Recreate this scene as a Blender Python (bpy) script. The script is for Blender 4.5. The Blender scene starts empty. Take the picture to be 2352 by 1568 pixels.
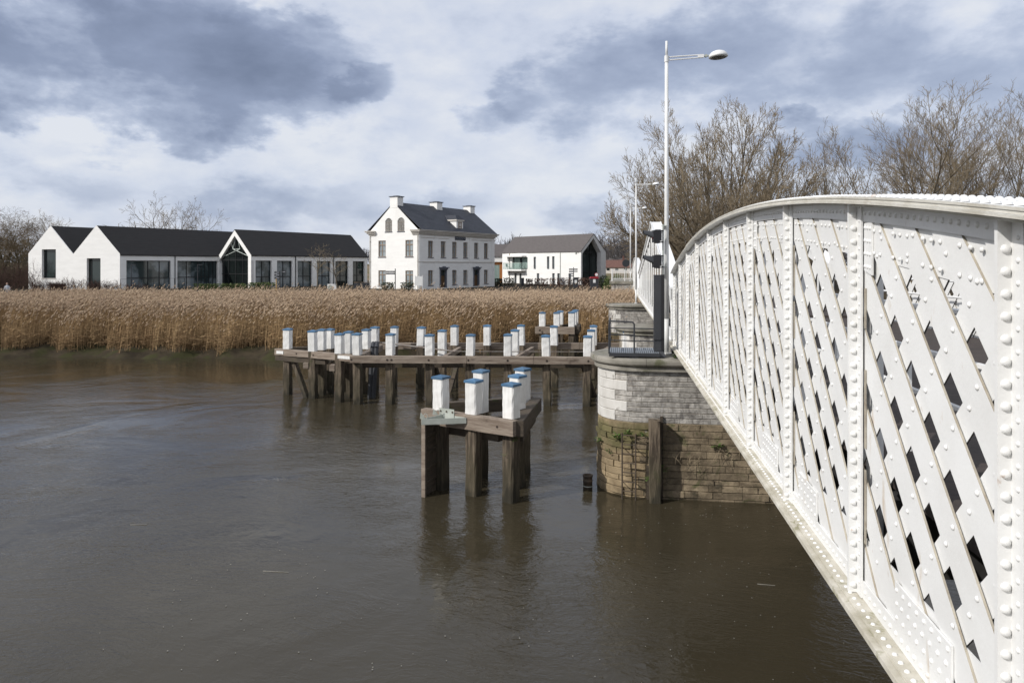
import bpy, math, random
import numpy as np
from mathutils import Vector, Matrix

random.seed(11)
RNG = np.random.default_rng(11)
SC = bpy.context.scene
COL = SC.collection
PI = math.pi
R = math.radians

# ------------------------------------------------------------------ camera
EYE = 5.65                      # eye height over the water (water is z = 0)
FPX, CXP, HYP = 1660.0, 1176.0, 610.0
cam = bpy.data.cameras.new('camera')
cam.sensor_width = 36.0
cam.lens = 36.0 * FPX / 2352.0
cam.shift_y = -174.0 / 2352.0
cam.clip_start = 0.1
cam.clip_end = 6000.0
cam_o = bpy.data.objects.new('camera', cam)
COL.objects.link(cam_o)
cam_o.location = (0, 0, EYE)
cam_o.rotation_euler = (PI / 2, 0, 0)
SC.camera = cam_o

def at(x, y, Z):
    """survey helper: a sight line (in survey units) at distance Z"""
    return Vector(((x - CXP) / FPX * Z, Z, EYE - (y - HYP) / FPX * Z))

def sight(x, y):
    return Vector(((x - CXP) / FPX, 1.0, (HYP - y) / FPX)).normalized()

# ------------------------------------------------------------------ colour management
SC.view_settings.view_transform = 'Standard'
SC.view_settings.look = 'None'
SC.view_settings.gamma = 1.0
SC.view_settings.use_curve_mapping = False
SC.view_settings.exposure = 0.0
SC.cycles.use_denoising = True
SC.cycles.denoising_prefilter = 'ACCURATE'
SC.cycles.use_adaptive_sampling = False
SC.cycles.max_bounces = 6
SC.cycles.diffuse_bounces = 3
SC.cycles.glossy_bounces = 3
SC.cycles.transparent_max_bounces = 6
SC.cycles.caustics_reflective = False
SC.cycles.caustics_refractive = False

# ------------------------------------------------------------------ sun
SUN_AZ = Vector((-0.88, -0.475, 0)).normalized()
SUN_EL = R(35)
SDIR = Vector((SUN_AZ.x * math.cos(SUN_EL), SUN_AZ.y * math.cos(SUN_EL), math.sin(SUN_EL)))
sun = bpy.data.lights.new('sun', 'SUN')
sun.energy = 3.7
sun.angle = R(0.6)
sun.color = (1.0, 0.965, 0.92)
sun_o = bpy.data.objects.new('sun', sun)
COL.objects.link(sun_o)
sun_o.rotation_euler = SDIR.to_track_quat('Z', 'Y').to_euler()
sun_o.location = (-40, -20, 60)

# ------------------------------------------------------------------ node helpers
class NT:
    def __init__(self, tree):
        self.t = tree
    def n(self, typ, **kw):
        nd = self.t.nodes.new(typ)
        for k, v in kw.items():
            setattr(nd, k, v)
        return nd
    def l(self, a, b):
        self.t.links.new(a, b)
    def _set(self, sock, v):
        if hasattr(v, 'is_output') or isinstance(v, bpy.types.NodeSocket):
            self.l(v, sock)
        else:
            sock.default_value = v
    def math(self, op, a, b=0.0, c=None, clamp=False):
        m = self.n('ShaderNodeMath', operation=op, use_clamp=clamp)
        self._set(m.inputs[0], a); self._set(m.inputs[1], b)
        if c is not None: self._set(m.inputs[2], c)
        return m.outputs[0]
    def vm(self, op, a, b=(0, 0, 0), out=0):
        m = self.n('ShaderNodeVectorMath', operation=op)
        self._set(m.inputs[0], a)
        if op == 'SCALE':
            self._set(m.inputs['Scale'], b)
        elif op not in ('LENGTH', 'NORMALIZE'):
            self._set(m.inputs[1], b)
        return m.outputs['Value'] if op in ('LENGTH', 'DISTANCE', 'DOT_PRODUCT') else m.outputs[0]
    def noise(self, vec, scale, detail=4.0, rough=0.55, dist=0.0):
        m = self.n('ShaderNodeTexNoise')
        self._set(m.inputs['Vector'], vec)
        m.inputs['Scale'].default_value = scale
        m.inputs['Detail'].default_value = detail
        m.inputs['Roughness'].default_value = rough
        m.inputs['Distortion'].default_value = dist
        return m
    def mapr(self, v, a, b, c=0.0, d=1.0, smooth=False):
        m = self.n('ShaderNodeMapRange')
        if smooth: m.interpolation_type = 'SMOOTHSTEP'
        m.clamp = True
        self._set(m.inputs[0], v)
        for i, x in zip((1, 2, 3, 4), (a, b, c, d)):
            m.inputs[i].default_value = x
        return m.outputs[0]
    def ramp(self, v, stops):
        m = self.n('ShaderNodeValToRGB')
        self._set(m.inputs[0], v)
        e = m.color_ramp.elements
        while len(e) < len(stops): e.new(0.5)
        for el, (p, c) in zip(e, stops):
            el.position = p
            el.color = (c[0], c[1], c[2], 1)
        return m.outputs[0]
    def mix(self, f, a, b, blend='MIX'):
        m = self.n('ShaderNodeMix', data_type='RGBA', blend_type=blend)
        self._set(m.inputs[0], f)
        for s, v in ((m.inputs[6], a), (m.inputs[7], b)):
            if isinstance(v, (tuple, list)): v = (v[0], v[1], v[2], 1)
            self._set(s, v)
        return m.outputs[2]

# ------------------------------------------------------------------ sky: daylight sky with cloud cover
world = bpy.data.worlds.new('World')
SC.world = world
world.use_nodes = True
wt = world.node_tree
wt.nodes.clear()
w = NT(wt)
bg = w.n('ShaderNodeBackground')
bg.inputs['Strength'].default_value = 0.1
world.cycles.sampling_method = 'MANUAL'
world.cycles.sample_map_resolution = 1024
wo = w.n('ShaderNodeOutputWorld')
w.l(bg.outputs[0], wo.inputs[0])
sky = w.n('ShaderNodeTexSky', sky_type='NISHITA')
sky.sun_disc = False
sky.sun_elevation = SUN_EL
sky.sun_rotation = math.atan2(SUN_AZ.x, SUN_AZ.y)
sky.altitude = 10
sky.air_density = 1.0
sky.dust_density = 1.5
gen = w.n('ShaderNodeTexCoord').outputs['Generated']
dirv = w.vm('NORMALIZE', gen)
sep = w.n('ShaderNodeSeparateXYZ'); w.l(dirv, sep.inputs[0])
hz = w.math('ADD', w.math('MAXIMUM', sep.outputs[2], 0.0), 0.16)
inv = w.math('DIVIDE', 1.0, hz)
flat = w.vm('SCALE', dirv, inv)              # cloud-deck coordinates (a flat layer overhead)
n1 = w.noise(flat, 0.7, 4, 0.5, 0.2)
dsq = w.vm('MULTIPLY', dirv, (1, 1, 2.0))
n2 = w.noise(dsq, 4.2, 9, 0.56, 0.15)
n3 = w.noise(dsq, 11.0, 8, 0.58, 0.1)
wv = w.vm('SUBTRACT', n2.outputs['Color'], (0.5, 0.5, 0.5))
wv3 = w.vm('SUBTRACT', n3.outputs['Color'], (0.5, 0.5, 0.5))
dw = w.vm('ADD', w.vm('ADD', dirv, w.vm('SCALE', wv, 0.16)), w.vm('SCALE', wv3, 0.085))
def cloud(x, y, r, amount, sq=1.5, soft=0.45):
    c = sight(x, y)
    d = w.vm('MULTIPLY', w.vm('SUBTRACT', dw, tuple(c)), (1, 1, sq))
    ln = w.vm('LENGTH', d)
    rr = r / FPX * 0.9
    return w.mapr(ln, rr, rr * soft, 0.0, amount, True)
def bank(ells, lo, hi, amt, core):
    """one cloud mass with a broken edge: union of ellipses, roughened by the noises"""
    f = None
    for (x, y, r, sq) in ells:
        d = w.vm('MULTIPLY', w.vm('SUBTRACT', dw, tuple(sight(x, y))), (1, 1, sq))
        g = w.math('SUBTRACT', 1.0, w.math('DIVIDE', w.vm('LENGTH', d), r / FPX * 0.9))
        f = g if f is None else w.math('MAXIMUM', f, g)
    f = w.math('ADD', f, w.math('MULTIPLY', w.math('SUBTRACT', n2.outputs['Fac'], 0.5), 1.0))
    f = w.math('ADD', f, w.math('MULTIPLY', w.math('SUBTRACT', n3.outputs['Fac'], 0.5), 0.75))
    return w.math('ADD', w.mapr(f, lo, hi, 0.0, amt, True), w.mapr(f, hi * .6, hi * .6 + .55, 0.0, core, True))
acc = bank(((60, 120, 330, 1.7), (330, 120, 350, 1.6), (600, 160, 310, 1.8), (790, 185, 130, 1.8), (500, 225, 230, 2.3), (180, 215, 290, 2.3), (330, 225, 300, 2.4), (20, 200, 260, 2.2)), -.02, .30, .34, .30)
acc = w.math('ADD', acc, bank(((1210, 225, 120, 1.8), (1420, 175, 260, 1.9), (1700, 140, 320, 1.7), (1980, 150, 300, 1.7), (2260, 190, 300, 1.6)), -.02, .45, .19, .13))
acc = w.math('ADD', acc, bank(((1960, 330, 180, 2.4), (1830, 300, 120, 2.0)), -.02, .3, .2, .2))
acc = w.math('ADD', acc, bank(((250, 325, 100, 1.6), (1110, 265, 110, 1.6)), -.02, .4, .18, .1))
for args in ((700, 440, 260, .20, 3.0, .2), (1000, 490, 240, .24, 3.2, .2), (1320, 480, 200, .26, 3.0, .2), (110, 450, 220, .19, 3.2, .2),
             (560, 480, 260, .15, 3.5, .2), (900, 330, 120, .10, 2.0, .2)):
    acc = w.math('ADD', acc, cloud(*args))
var = w.math('ADD', w.math('MULTIPLY', w.math('SUBTRACT', n1.outputs['Fac'], 0.5), 0.30),
             w.math('MULTIPLY', w.math('SUBTRACT', n2.outputs['Fac'], 0.5), 0.70))
var = w.math('ADD', var, w.math('MULTIPLY', w.math('SUBTRACT', n3.outputs['Fac'], 0.5), 0.55))
dens = w.math('ADD', w.math('ADD', acc, var), 0.10, clamp=True)
ccol = w.ramp(dens, ((0.0, (8.0, 8.3, 8.95)), (0.18, (6.6, 7.15, 8.4)), (0.40, (4.4, 5.05, 6.55)), (0.66, (2.85, 3.4, 4.8)), (1.0, (1.75, 2.15, 3.2))))
skymix = w.mix(0.90, sky.outputs[0], ccol)
w.l(skymix, bg.inputs['Color'])

# ------------------------------------------------------------------ materials
def pmat(name, c1, c2=None, scale=3.0, rough=0.7, bump=0.0, bscale=20.0, stretch=(1, 1, 1), metal=0.0,
         spots=None, detail=5.0, spec=0.35, lo=0.35, hi=0.65, extra=None, coord='Position', tint=None, vary=0.0):
    m = bpy.data.materials.new(name)
    m.use_nodes = True
    t = NT(m.node_tree)
    p = m.node_tree.nodes['Principled BSDF']
    p.inputs['Roughness'].default_value = rough
    p.inputs['Metallic'].default_value = metal
    p.inputs['Specular IOR Level'].default_value = spec
    if coord == 'Position':
        pos = t.n('ShaderNodeNewGeometry').outputs['Position']
    else:
        pos = t.n('ShaderNodeTexCoord').outputs['Object']
    sv = t.vm('MULTIPLY', pos, stretch)
    if c2 is None:
        c2 = tuple(x * 0.82 for x in c1)
    nz = t.noise(sv, scale, detail, 0.6, 0.2)
    f = t.mapr(nz.outputs['Fac'], lo, hi)
    col = t.mix(f, c1, c2)
    if spots:
        for (sc_, th, colr, amt, st) in spots:
            ns = t.noise(t.vm('MULTIPLY', pos, st), sc_, 6, 0.65, 0.4)
            col = t.mix(t.mapr(ns.outputs['Fac'], th, th + 0.09, 0.0, amt), col, colr)
    if tint:
        a = t.n('ShaderNodeAttribute', attribute_name='tint')
        col = t.mix(a.outputs['Fac'], col, tint)
    if extra:
        col = extra(t, pos, col)
    if vary:
        oi = t.n('ShaderNodeObjectInfo')
        k = t.mapr(oi.outputs['Random'], 0, 1, 1 - vary, 1 + vary)
        col = t.vm('SCALE', col, k)
    t._set(p.inputs['Base Color'], col)
    if bump > 0:
        nb = t.noise(sv, bscale, 6, 0.65, 0.1)
        bn = t.n('ShaderNodeBump')
        bn.inputs['Strength'].default_value = bump
        bn.inputs['Distance'].default_value = 0.02
        t.l(nb.outputs['Fac'], bn.inputs['Height'])
        t.l(bn.outputs[0], p.inputs['Normal'])
    return m

GRIME = (0.42, 0.37, 0.28)
M = {}
M['bridge'] = pmat('white_bridge_paint', (0.80, 0.80, 0.785), (0.72, 0.715, 0.695), 1.6, 0.45, 0.12, 45,
                   spots=((1.7, 0.66, (0.57, 0.54, 0.47), 0.5, (1, 1, .25)), (6.0, 0.635, (0.50, 0.38, 0.25), 0.7, (1, 1, .22)), (9.0, 0.665, (0.33, 0.18, 0.08), 0.8, (1, 1, .4))), spec=0.4)
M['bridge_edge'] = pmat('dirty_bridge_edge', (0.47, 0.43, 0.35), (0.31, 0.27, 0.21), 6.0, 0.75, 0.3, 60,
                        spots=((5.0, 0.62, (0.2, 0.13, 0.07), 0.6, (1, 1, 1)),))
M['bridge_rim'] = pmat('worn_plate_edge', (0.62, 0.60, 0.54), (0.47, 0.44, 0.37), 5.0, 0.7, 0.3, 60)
M['bridge_inner_shade'] = pmat('shade_dark_bar_edges', (0.16, 0.15, 0.14), (0.09, 0.085, 0.08), 6.0, 0.75)  # inner bar edges coloured dark to stand in for their underside shade
M['conduit'] = pmat('grey_conduit', (0.25, 0.24, 0.22), (0.14, 0.10, 0.08), 4.0, 0.6)
M['bridge_flange'] = pmat('lichen_bridge_flange', (0.62, 0.59, 0.52), (0.40, 0.37, 0.29), 4.0, 0.8, 0.3, 60,
                          spots=((6.0, 0.56, (0.22, 0.21, 0.1), 0.7, (1, 1, 1)),))
M['bridge_dark'] = pmat('dark_bridge_steel', (0.05, 0.05, 0.052), (0.03, 0.028, 0.026), 3.0, 0.7)
M['deck'] = pmat('weathered_shade_dark_boards', (0.060, 0.046, 0.040), (0.035, 0.028, 0.025), 2.0, 0.8, 0.3, 30, (1, 8, 1))  # board colour darkened to stand in for shade between the girders
def _wet(t, pos, col):
    s = t.n('ShaderNodeSeparateXYZ'); t.l(pos, s.inputs[0])
    nz = t.noise(t.vm('MULTIPLY', pos, (3, 3, .6)), 1.5, 5, .65)
    hgt = t.math('ADD', s.outputs[2], t.math('MULTIPLY', t.math('SUBTRACT', nz.outputs['Fac'], .5), 1.4))
    col = t.mix(t.mapr(hgt, 1.25, .75, 0, .62), col, (0.052, 0.045, 0.026))
    return t.mix(t.mapr(hgt, .32, .12, 0, .75), col, (0.022, 0.020, 0.013))
M['pile'] = pmat('weathered_pile_wood', (0.165, 0.130, 0.092), (0.050, 0.038, 0.027), 2.4, 0.85, 1.0, 9, (6, 6, 0.6), lo=.38, hi=.60, vary=.22, extra=_wet,
                 spots=((2.2, 0.60, (0.055, 0.06, 0.022), 0.85, (1, 1, .7)), (3.0, .62, (.22, .18, .12), .7, (4, 4, .5))))
M['pile_white'] = pmat('white_pile_paint', (0.78, 0.775, 0.755), (0.66, 0.65, 0.62), 3.0, 0.65, 0.6, 12, (5, 5, 0.7), vary=.06,
                       spots=((6.0, 0.655, (0.30, 0.27, 0.22), 0.8, (2.2, 2.2, .5)), (1.6, .64, (.5, .49, .42), .6, (1, 1, 1)),))
M['blue'] = pmat('blue_cap_paint', (0.050, 0.125, 0.225), (0.085, 0.16, 0.25), 5.0, 0.6, 0.2, 30, vary=.2, spots=((6.0, .66, (.22, .24, .25), .6, (1, 1, 1)),))
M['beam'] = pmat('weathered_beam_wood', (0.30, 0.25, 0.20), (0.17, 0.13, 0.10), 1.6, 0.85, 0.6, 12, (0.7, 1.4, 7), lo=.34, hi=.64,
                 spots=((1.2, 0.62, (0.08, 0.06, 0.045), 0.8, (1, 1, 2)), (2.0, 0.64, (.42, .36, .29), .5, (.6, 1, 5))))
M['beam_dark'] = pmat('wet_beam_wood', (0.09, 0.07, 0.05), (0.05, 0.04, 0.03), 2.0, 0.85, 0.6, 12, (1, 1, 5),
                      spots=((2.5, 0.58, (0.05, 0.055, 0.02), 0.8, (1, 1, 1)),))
M['bolt'] = pmat('dark_bolt', (0.03, 0.025, 0.022), (0.05, 0.03, 0.02), 9, 0.7)
M['stone_white'] = pmat('pale_lime_stone', (0.66, 0.64, 0.60), (0.50, 0.48, 0.44), 2.2, 0.8, 0.25, 25, (1, 1, .5),
                        spots=((4.5, 0.60, (0.2, 0.18, 0.15), 0.8, (1.4, 1.4, .5)),))
M['stone_grey'] = pmat('rough_grey_stone', (0.47, 0.445, 0.405), (0.22, 0.205, 0.185), 7.0, 0.85, 1.0, 24, vary=.14,
                       spots=((1.6, 0.55, (0.11, 0.10, 0.095), 0.75, (1.5, 1.5, .5)), (2.4, .60, (.52, .50, .47), .6, (2, 2, .4))))
M['stone_low'] = pmat('muddy_yellow_stone', (0.26, 0.205, 0.135), (0.12, 0.093, 0.06), 4.0, 0.9, 1.0, 12, vary=.2,
                      spots=((1.5, 0.58, (0.065, 0.054, 0.034), 0.9, (1, 1, 1)), (2.6, 0.57, (0.075, 0.08, 0.03), 0.75, (1, 1, 1)), (5, .6, (.33, .27, .18), .6, (1, 1, 1))))
def _algae(t, pos, col):
    s = t.n('ShaderNodeSeparateXYZ'); t.l(pos, s.inputs[0])
    nz = t.noise(pos, 1.7, 5, .6)
    hgt = t.math('ADD', s.outputs[2], t.math('MULTIPLY', t.math('SUBTRACT', nz.outputs['Fac'], .5), 1.1))
    f = t.math('MULTIPLY', t.mapr(hgt, 1.0, 1.35), t.mapr(hgt, 1.9, 1.65))
    return t.mix(t.math('MULTIPLY', f, .72), col, (0.085, 0.085, 0.03))
M['stone_low2'] = pmat('algae_yellow_stone', (0.30, 0.23, 0.14), (0.18, 0.135, 0.08), 2.4, 0.9, 1.0, 11, vary=.2,
                       spots=((1.5, 0.60, (0.09, 0.072, 0.04), 0.8, (1, 1, 1)),), extra=_algae)
M['mortar'] = pmat('old_mortar', (0.34, 0.30, 0.24), (0.16, 0.135, 0.10), 3.0, 0.95, 0.5, 30)
M['cap_stone'] = pmat('grey_coping_stone', (0.30, 0.28, 0.24), (0.17, 0.16, 0.13), 2.0, 0.85, 0.4, 30,
                      spots=((1.8, 0.58, (0.085, 0.09, 0.04), 0.7, (1, 1, 1)), (3.0, .64, (.45, .43, .38), .6, (1, 1, 1))))
M['lamp'] = pmat('pale_lamp_paint', (0.74, 0.74, 0.73), (0.66, 0.66, 0.64), 2.0, 0.4, spots=((4, .7, (.35, .36, .27), .5, (3, 3, .4)),))
M['lamp_dark'] = pmat('lamp_lens', (0.13, 0.125, 0.11), (0.09, 0.09, 0.08), 9.0, 0.35)
M['black'] = pmat('black_plastic', (0.016, 0.016, 0.018), (0.02, 0.02, 0.022), 5, 0.45)
M['visor'] = pmat('dark_visor', (0.05, 0.052, 0.056), (0.04, 0.042, 0.046), 5, 0.5)
M['anthracite'] = pmat('anthracite_paint', (0.045, 0.047, 0.052), (0.036, 0.038, 0.043), 2, 0.45)
M['grating'] = pmat('galvanised_grating', (0.30, 0.33, 0.36), (0.22, 0.25, 0.28), 8, 0.5, metal=0.3)
M['galv'] = pmat('grey_green_steel', (0.42, 0.44, 0.40), (0.33, 0.35, 0.31), 3, 0.55, spots=((5, .66, (.22, .17, .11), .6, (1, 1, 1)),))
M['rust'] = pmat('rusty_steel', (0.10, 0.072, 0.05), (0.055, 0.045, 0.035), 6, 0.8, 0.4, 40)
M['red'] = pmat('red_plastic', (0.32, 0.025, 0.035), (0.27, 0.022, 0.03), 3, 0.4)
M['wall'] = pmat('white_lime_wall', (0.83, 0.82, 0.79), (0.77, 0.76, 0.73), 0.6, 0.85, 0.15, 8, (1, 1, 4),
                 spots=((0.5, 0.66, (0.66, 0.64, 0.59), 0.5, (1.5, 1.5, .3)),))
M['trim'] = pmat('cream_stone_trim', (0.62, 0.585, 0.53), (0.52, 0.49, 0.44), 1.5, 0.8)
M['slate'] = pmat('dark_slate_roof', (0.036, 0.040, 0.052), (0.022, 0.025, 0.034), 1.2, 0.6, 0.5, 14, (1, 1, 3),
                  spots=((2.2, .62, (.07, .068, .06), .6, (1, 1, .5)),))
M['roof_black'] = pmat('black_tile_roof', (0.024, 0.022, 0.022), (0.017, 0.016, 0.016), 2.0, 0.75, 0.5, 9, (.4, .4, 4))
M['roof_grey'] = pmat('grey_tile_roof', (0.115, 0.102, 0.098), (0.090, 0.080, 0.077), 2.0, 0.8, 0.4, 9, (1, 1, 4))
M['roof_red'] = pmat('red_tile_roof', (0.15, 0.078, 0.062), (0.11, 0.058, 0.047), 1.0, 0.85)
M['frame_brown'] = pmat('brown_window_frame', (0.30, 0.225, 0.16), (0.24, 0.18, 0.13), 2, 0.6)
M['frame_dark'] = pmat('dark_window_frame', (0.025, 0.026, 0.028), (0.02, 0.02, 0.02), 2, 0.5)
M['pane'] = pmat('dark_green_glass', (0.012, 0.018, 0.017), (0.03, 0.042, 0.040), 0.35, 0.04, spec=0.55, lo=.45, hi=.55)
M['pane_soft'] = pmat('curtained_glass', (0.36, 0.40, 0.41), (0.14, 0.16, 0.17), 0.9, 0.06, spec=0.5, stretch=(3, 3, .4))
M['pane_pale'] = pmat('painted_reflection_glass', (0.17, 0.20, 0.215), (0.03, 0.045, 0.047), 0.34, 0.05, spec=0.6, lo=.44, hi=.56)  # pale patches in the base colour stand in for reflections on the glazing
M['pane_black'] = pmat('black_glass', (0.006, 0.008, 0.008), (0.012, 0.016, 0.015), 0.4, 0.05, spec=0.4)
M['curtain'] = pmat('pale_green_curtain', (0.30, 0.38, 0.35), (0.17, 0.23, 0.21), 5.0, 0.8, stretch=(3, 3, .05))
M['steel_white'] = pmat('white_roof_truss', (0.55, 0.60, 0.56), (0.5, 0.55, 0.5), 2, 0.5)
M['door'] = pmat('brown_oak_door', (0.13, 0.075, 0.035), (0.09, 0.05, 0.025), 2, 0.6, stretch=(4, 4, .5))
M['bluestone'] = pmat('blue_stone', (0.15, 0.16, 0.19), (0.11, 0.12, 0.14), 3, 0.7)
M['plaque'] = pmat('dark_blue_plaque', (0.02, 0.026, 0.045), (0.016, 0.02, 0.035), 3, 0.5)
M['letters'] = pmat('pale_letters', (0.30, 0.31, 0.34), (0.28, 0.29, 0.32), 3, 0.5)
M['orange_wood'] = pmat('orange_cedar_cladding', (0.42, 0.17, 0.05), (0.30, 0.115, 0.03), 1.5, 0.7, stretch=(4, 4, .4))
M['glass_clear'] = pmat('clear_green_glass', (0.30, 0.42, 0.38), (0.27, 0.38, 0.34), 2, 0.06, spec=.5)
_gc = M['glass_clear'].node_tree.nodes['Principled BSDF']; _gc.inputs['Alpha'].default_value = 0.30
M['white'] = pmat('white_plastic', (0.72, 0.72, 0.70), (0.66, 0.66, 0.64), 3, 0.5)
M['yellow'] = pmat('yellow_paint', (0.50, 0.30, 0.05), (0.45, 0.27, 0.05), 3, 0.5)
M['bark'] = pmat('grey_brown_bark', (0.17, 0.14, 0.10), (0.10, 0.082, 0.058), 2.0, 0.9)
M['twig'] = pmat('brown_twigs', (0.27, 0.215, 0.14), (0.19, 0.15, 0.10), 0.6, 0.9)
M['bark_green'] = pmat('green_brown_bark', (0.12, 0.10, 0.055), (0.07, 0.06, 0.035), 2.0, 0.9)
M['twig_gold'] = pmat('golden_willow_twigs', (0.20, 0.14, 0.075), (0.12, 0.085, 0.05), 0.4, 0.9)
M['twig_red'] = pmat('red_brown_twigs', (0.10, 0.055, 0.042), (0.065, 0.04, 0.03), 1.0, 0.9)
M['leaf_green'] = pmat('hedge_leaves', (0.085, 0.11, 0.025), (0.045, 0.065, 0.018), 4.0, 0.7)
M['leaf_dark'] = pmat('dark_hedge_leaves', (0.028, 0.04, 0.018), (0.018, 0.026, 0.012), 4.0, 0.7)
M['leaf_mixed'] = pmat('ivy_leaves', (0.09, 0.10, 0.06), (0.035, 0.045, 0.025), 6.0, 0.7)
M['leaf_brown'] = pmat('beech_hedge_leaves', (0.12, 0.066, 0.045), (0.065, 0.038, 0.028), 4.0, 0.8)
M['weed'] = pmat('fresh_weed_leaves', (0.10, 0.16, 0.035), (0.06, 0.10, 0.025), 6.0, 0.6)
M['woods'] = pmat('far_bare_woods', (0.11, 0.10, 0.098), (0.075, 0.068, 0.066), 0.05, 0.95)
M['reed'] = pmat('dry_reed_stems', (0.53, 0.365, 0.19), (0.39, 0.26, 0.13), 0.22, 0.8, tint=(0.20, 0.125, 0.06))
M['plume'] = pmat('reed_plumes', (0.53, 0.40, 0.275), (0.42, 0.31, 0.21), 0.3, 0.9, tint=(0.33, 0.235, 0.16))
M['skin'] = pmat('skin', (0.5, 0.3, 0.22), (0.45, 0.27, 0.2), 5, 0.6)
M['hivis'] = pmat('grey_white_jacket', (0.55, 0.57, 0.6), (0.3, 0.32, 0.35), 4, 0.8)
M['foam'] = pmat('river_foam', (0.27, 0.255, 0.22), (0.2, 0.19, 0.165), 5, 0.8)

def _bank(t, pos, col):
    s = t.n('ShaderNodeSeparateXYZ'); t.l(pos, s.inputs[0])
    wet = t.mapr(s.outputs[2], 0.30, 0.02)
    col = t.mix(t.math('MULTIPLY', wet, .5), col, (0.034, 0.028, 0.018))
    nz = t.noise(pos, 0.8, 5, .6)
    gm = t.math('MULTIPLY', t.mapr(nz.outputs['Fac'], .48, .6), t.mapr(s.outputs[2], 1.3, .2))
    col = t.mix(t.math('MULTIPLY', gm, .75), col, (0.040, 0.042, 0.016))
    far = t.mapr(s.outputs[1], 130.0, 150.0)
    nf = t.noise(pos, 0.03, 3, .5)
    fld = t.mix(t.mapr(nf.outputs['Fac'], .45, .55), (0.20, 0.145, 0.10), (0.11, 0.10, 0.045))
    return t.mix(far, col, fld)
M['ground'] = pmat('muddy_bank', (0.060, 0.047, 0.030), (0.028, 0.022, 0.015), 1.4, 0.9, 1.0, 5, spec=0.1, extra=_bank)

# water
def make_water():
    m = bpy.data.materials.new('muddy_river_water')
    m.use_nodes = True
    t = NT(m.node_tree)
    p = m.node_tree.nodes['Principled BSDF']
    pos = t.n('ShaderNodeNewGeometry').outputs['Position']
    nz = t.noise(pos, 0.12, 4, .5, .6)
    col = t.mix(t.mapr(nz.outputs['Fac'], .4, .6), (0.046, 0.038, 0.0235), (0.036, 0.030, 0.019))
    t._set(p.inputs['Base Color'], col)
    p.inputs['Roughness'].default_value = 0.02
    p.inputs['IOR'].default_value = 1.33
    p.inputs['Specular IOR Level'].default_value = 0.5
    # current-drawn ripples at four sizes
    rot = t.n('ShaderNodeVectorRotate', rotation_type='Z_AXIS'); t.l(pos, rot.inputs[0]); rot.inputs['Angle'].default_value = R(14)
    rv = rot.outputs[0]
    warp = t.noise(rv, 0.35, 3, .5)
    wv_ = t.vm('ADD', rv, t.vm('SCALE', t.vm('SUBTRACT', warp.outputs['Color'], (.5, .5, .5)), 1.6))
    a = t.noise(t.vm('MULTIPLY', wv_, (.40, 1.0, 1)), 0.9, 2, .5, .3)
    b = t.noise(t.vm('MULTIPLY', wv_, (.42, 1.0, 1)), 3.6, 4, .58, .7)
    c = t.noise(t.vm('MULTIPLY', wv_, (.5, 1.0, 1)), 11.0, 3, .6, .5)
    d = t.noise(rv, 0.16, 3, .55, .8)
    calm = t.mapr(d.outputs['Fac'], .38, .62, .25, 1.35)
    h = t.math('ADD', t.math('MULTIPLY', a.outputs['Fac'], .100), t.math('MULTIPLY', b.outputs['Fac'], .070))
    h = t.math('ADD', h, t.math('MULTIPLY', c.outputs['Fac'], .060))
    h = t.math('MULTIPLY', h, calm)
    bn = t.n('ShaderNodeBump')
    bn.inputs['Strength'].default_value = 1.0
    bn.inputs['Distance'].default_value = 0.21
    t.l(h, bn.inputs['Height'])
    t.l(bn.outputs[0], p.inputs['Normal'])
    return m
M['water'] = make_water()

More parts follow.
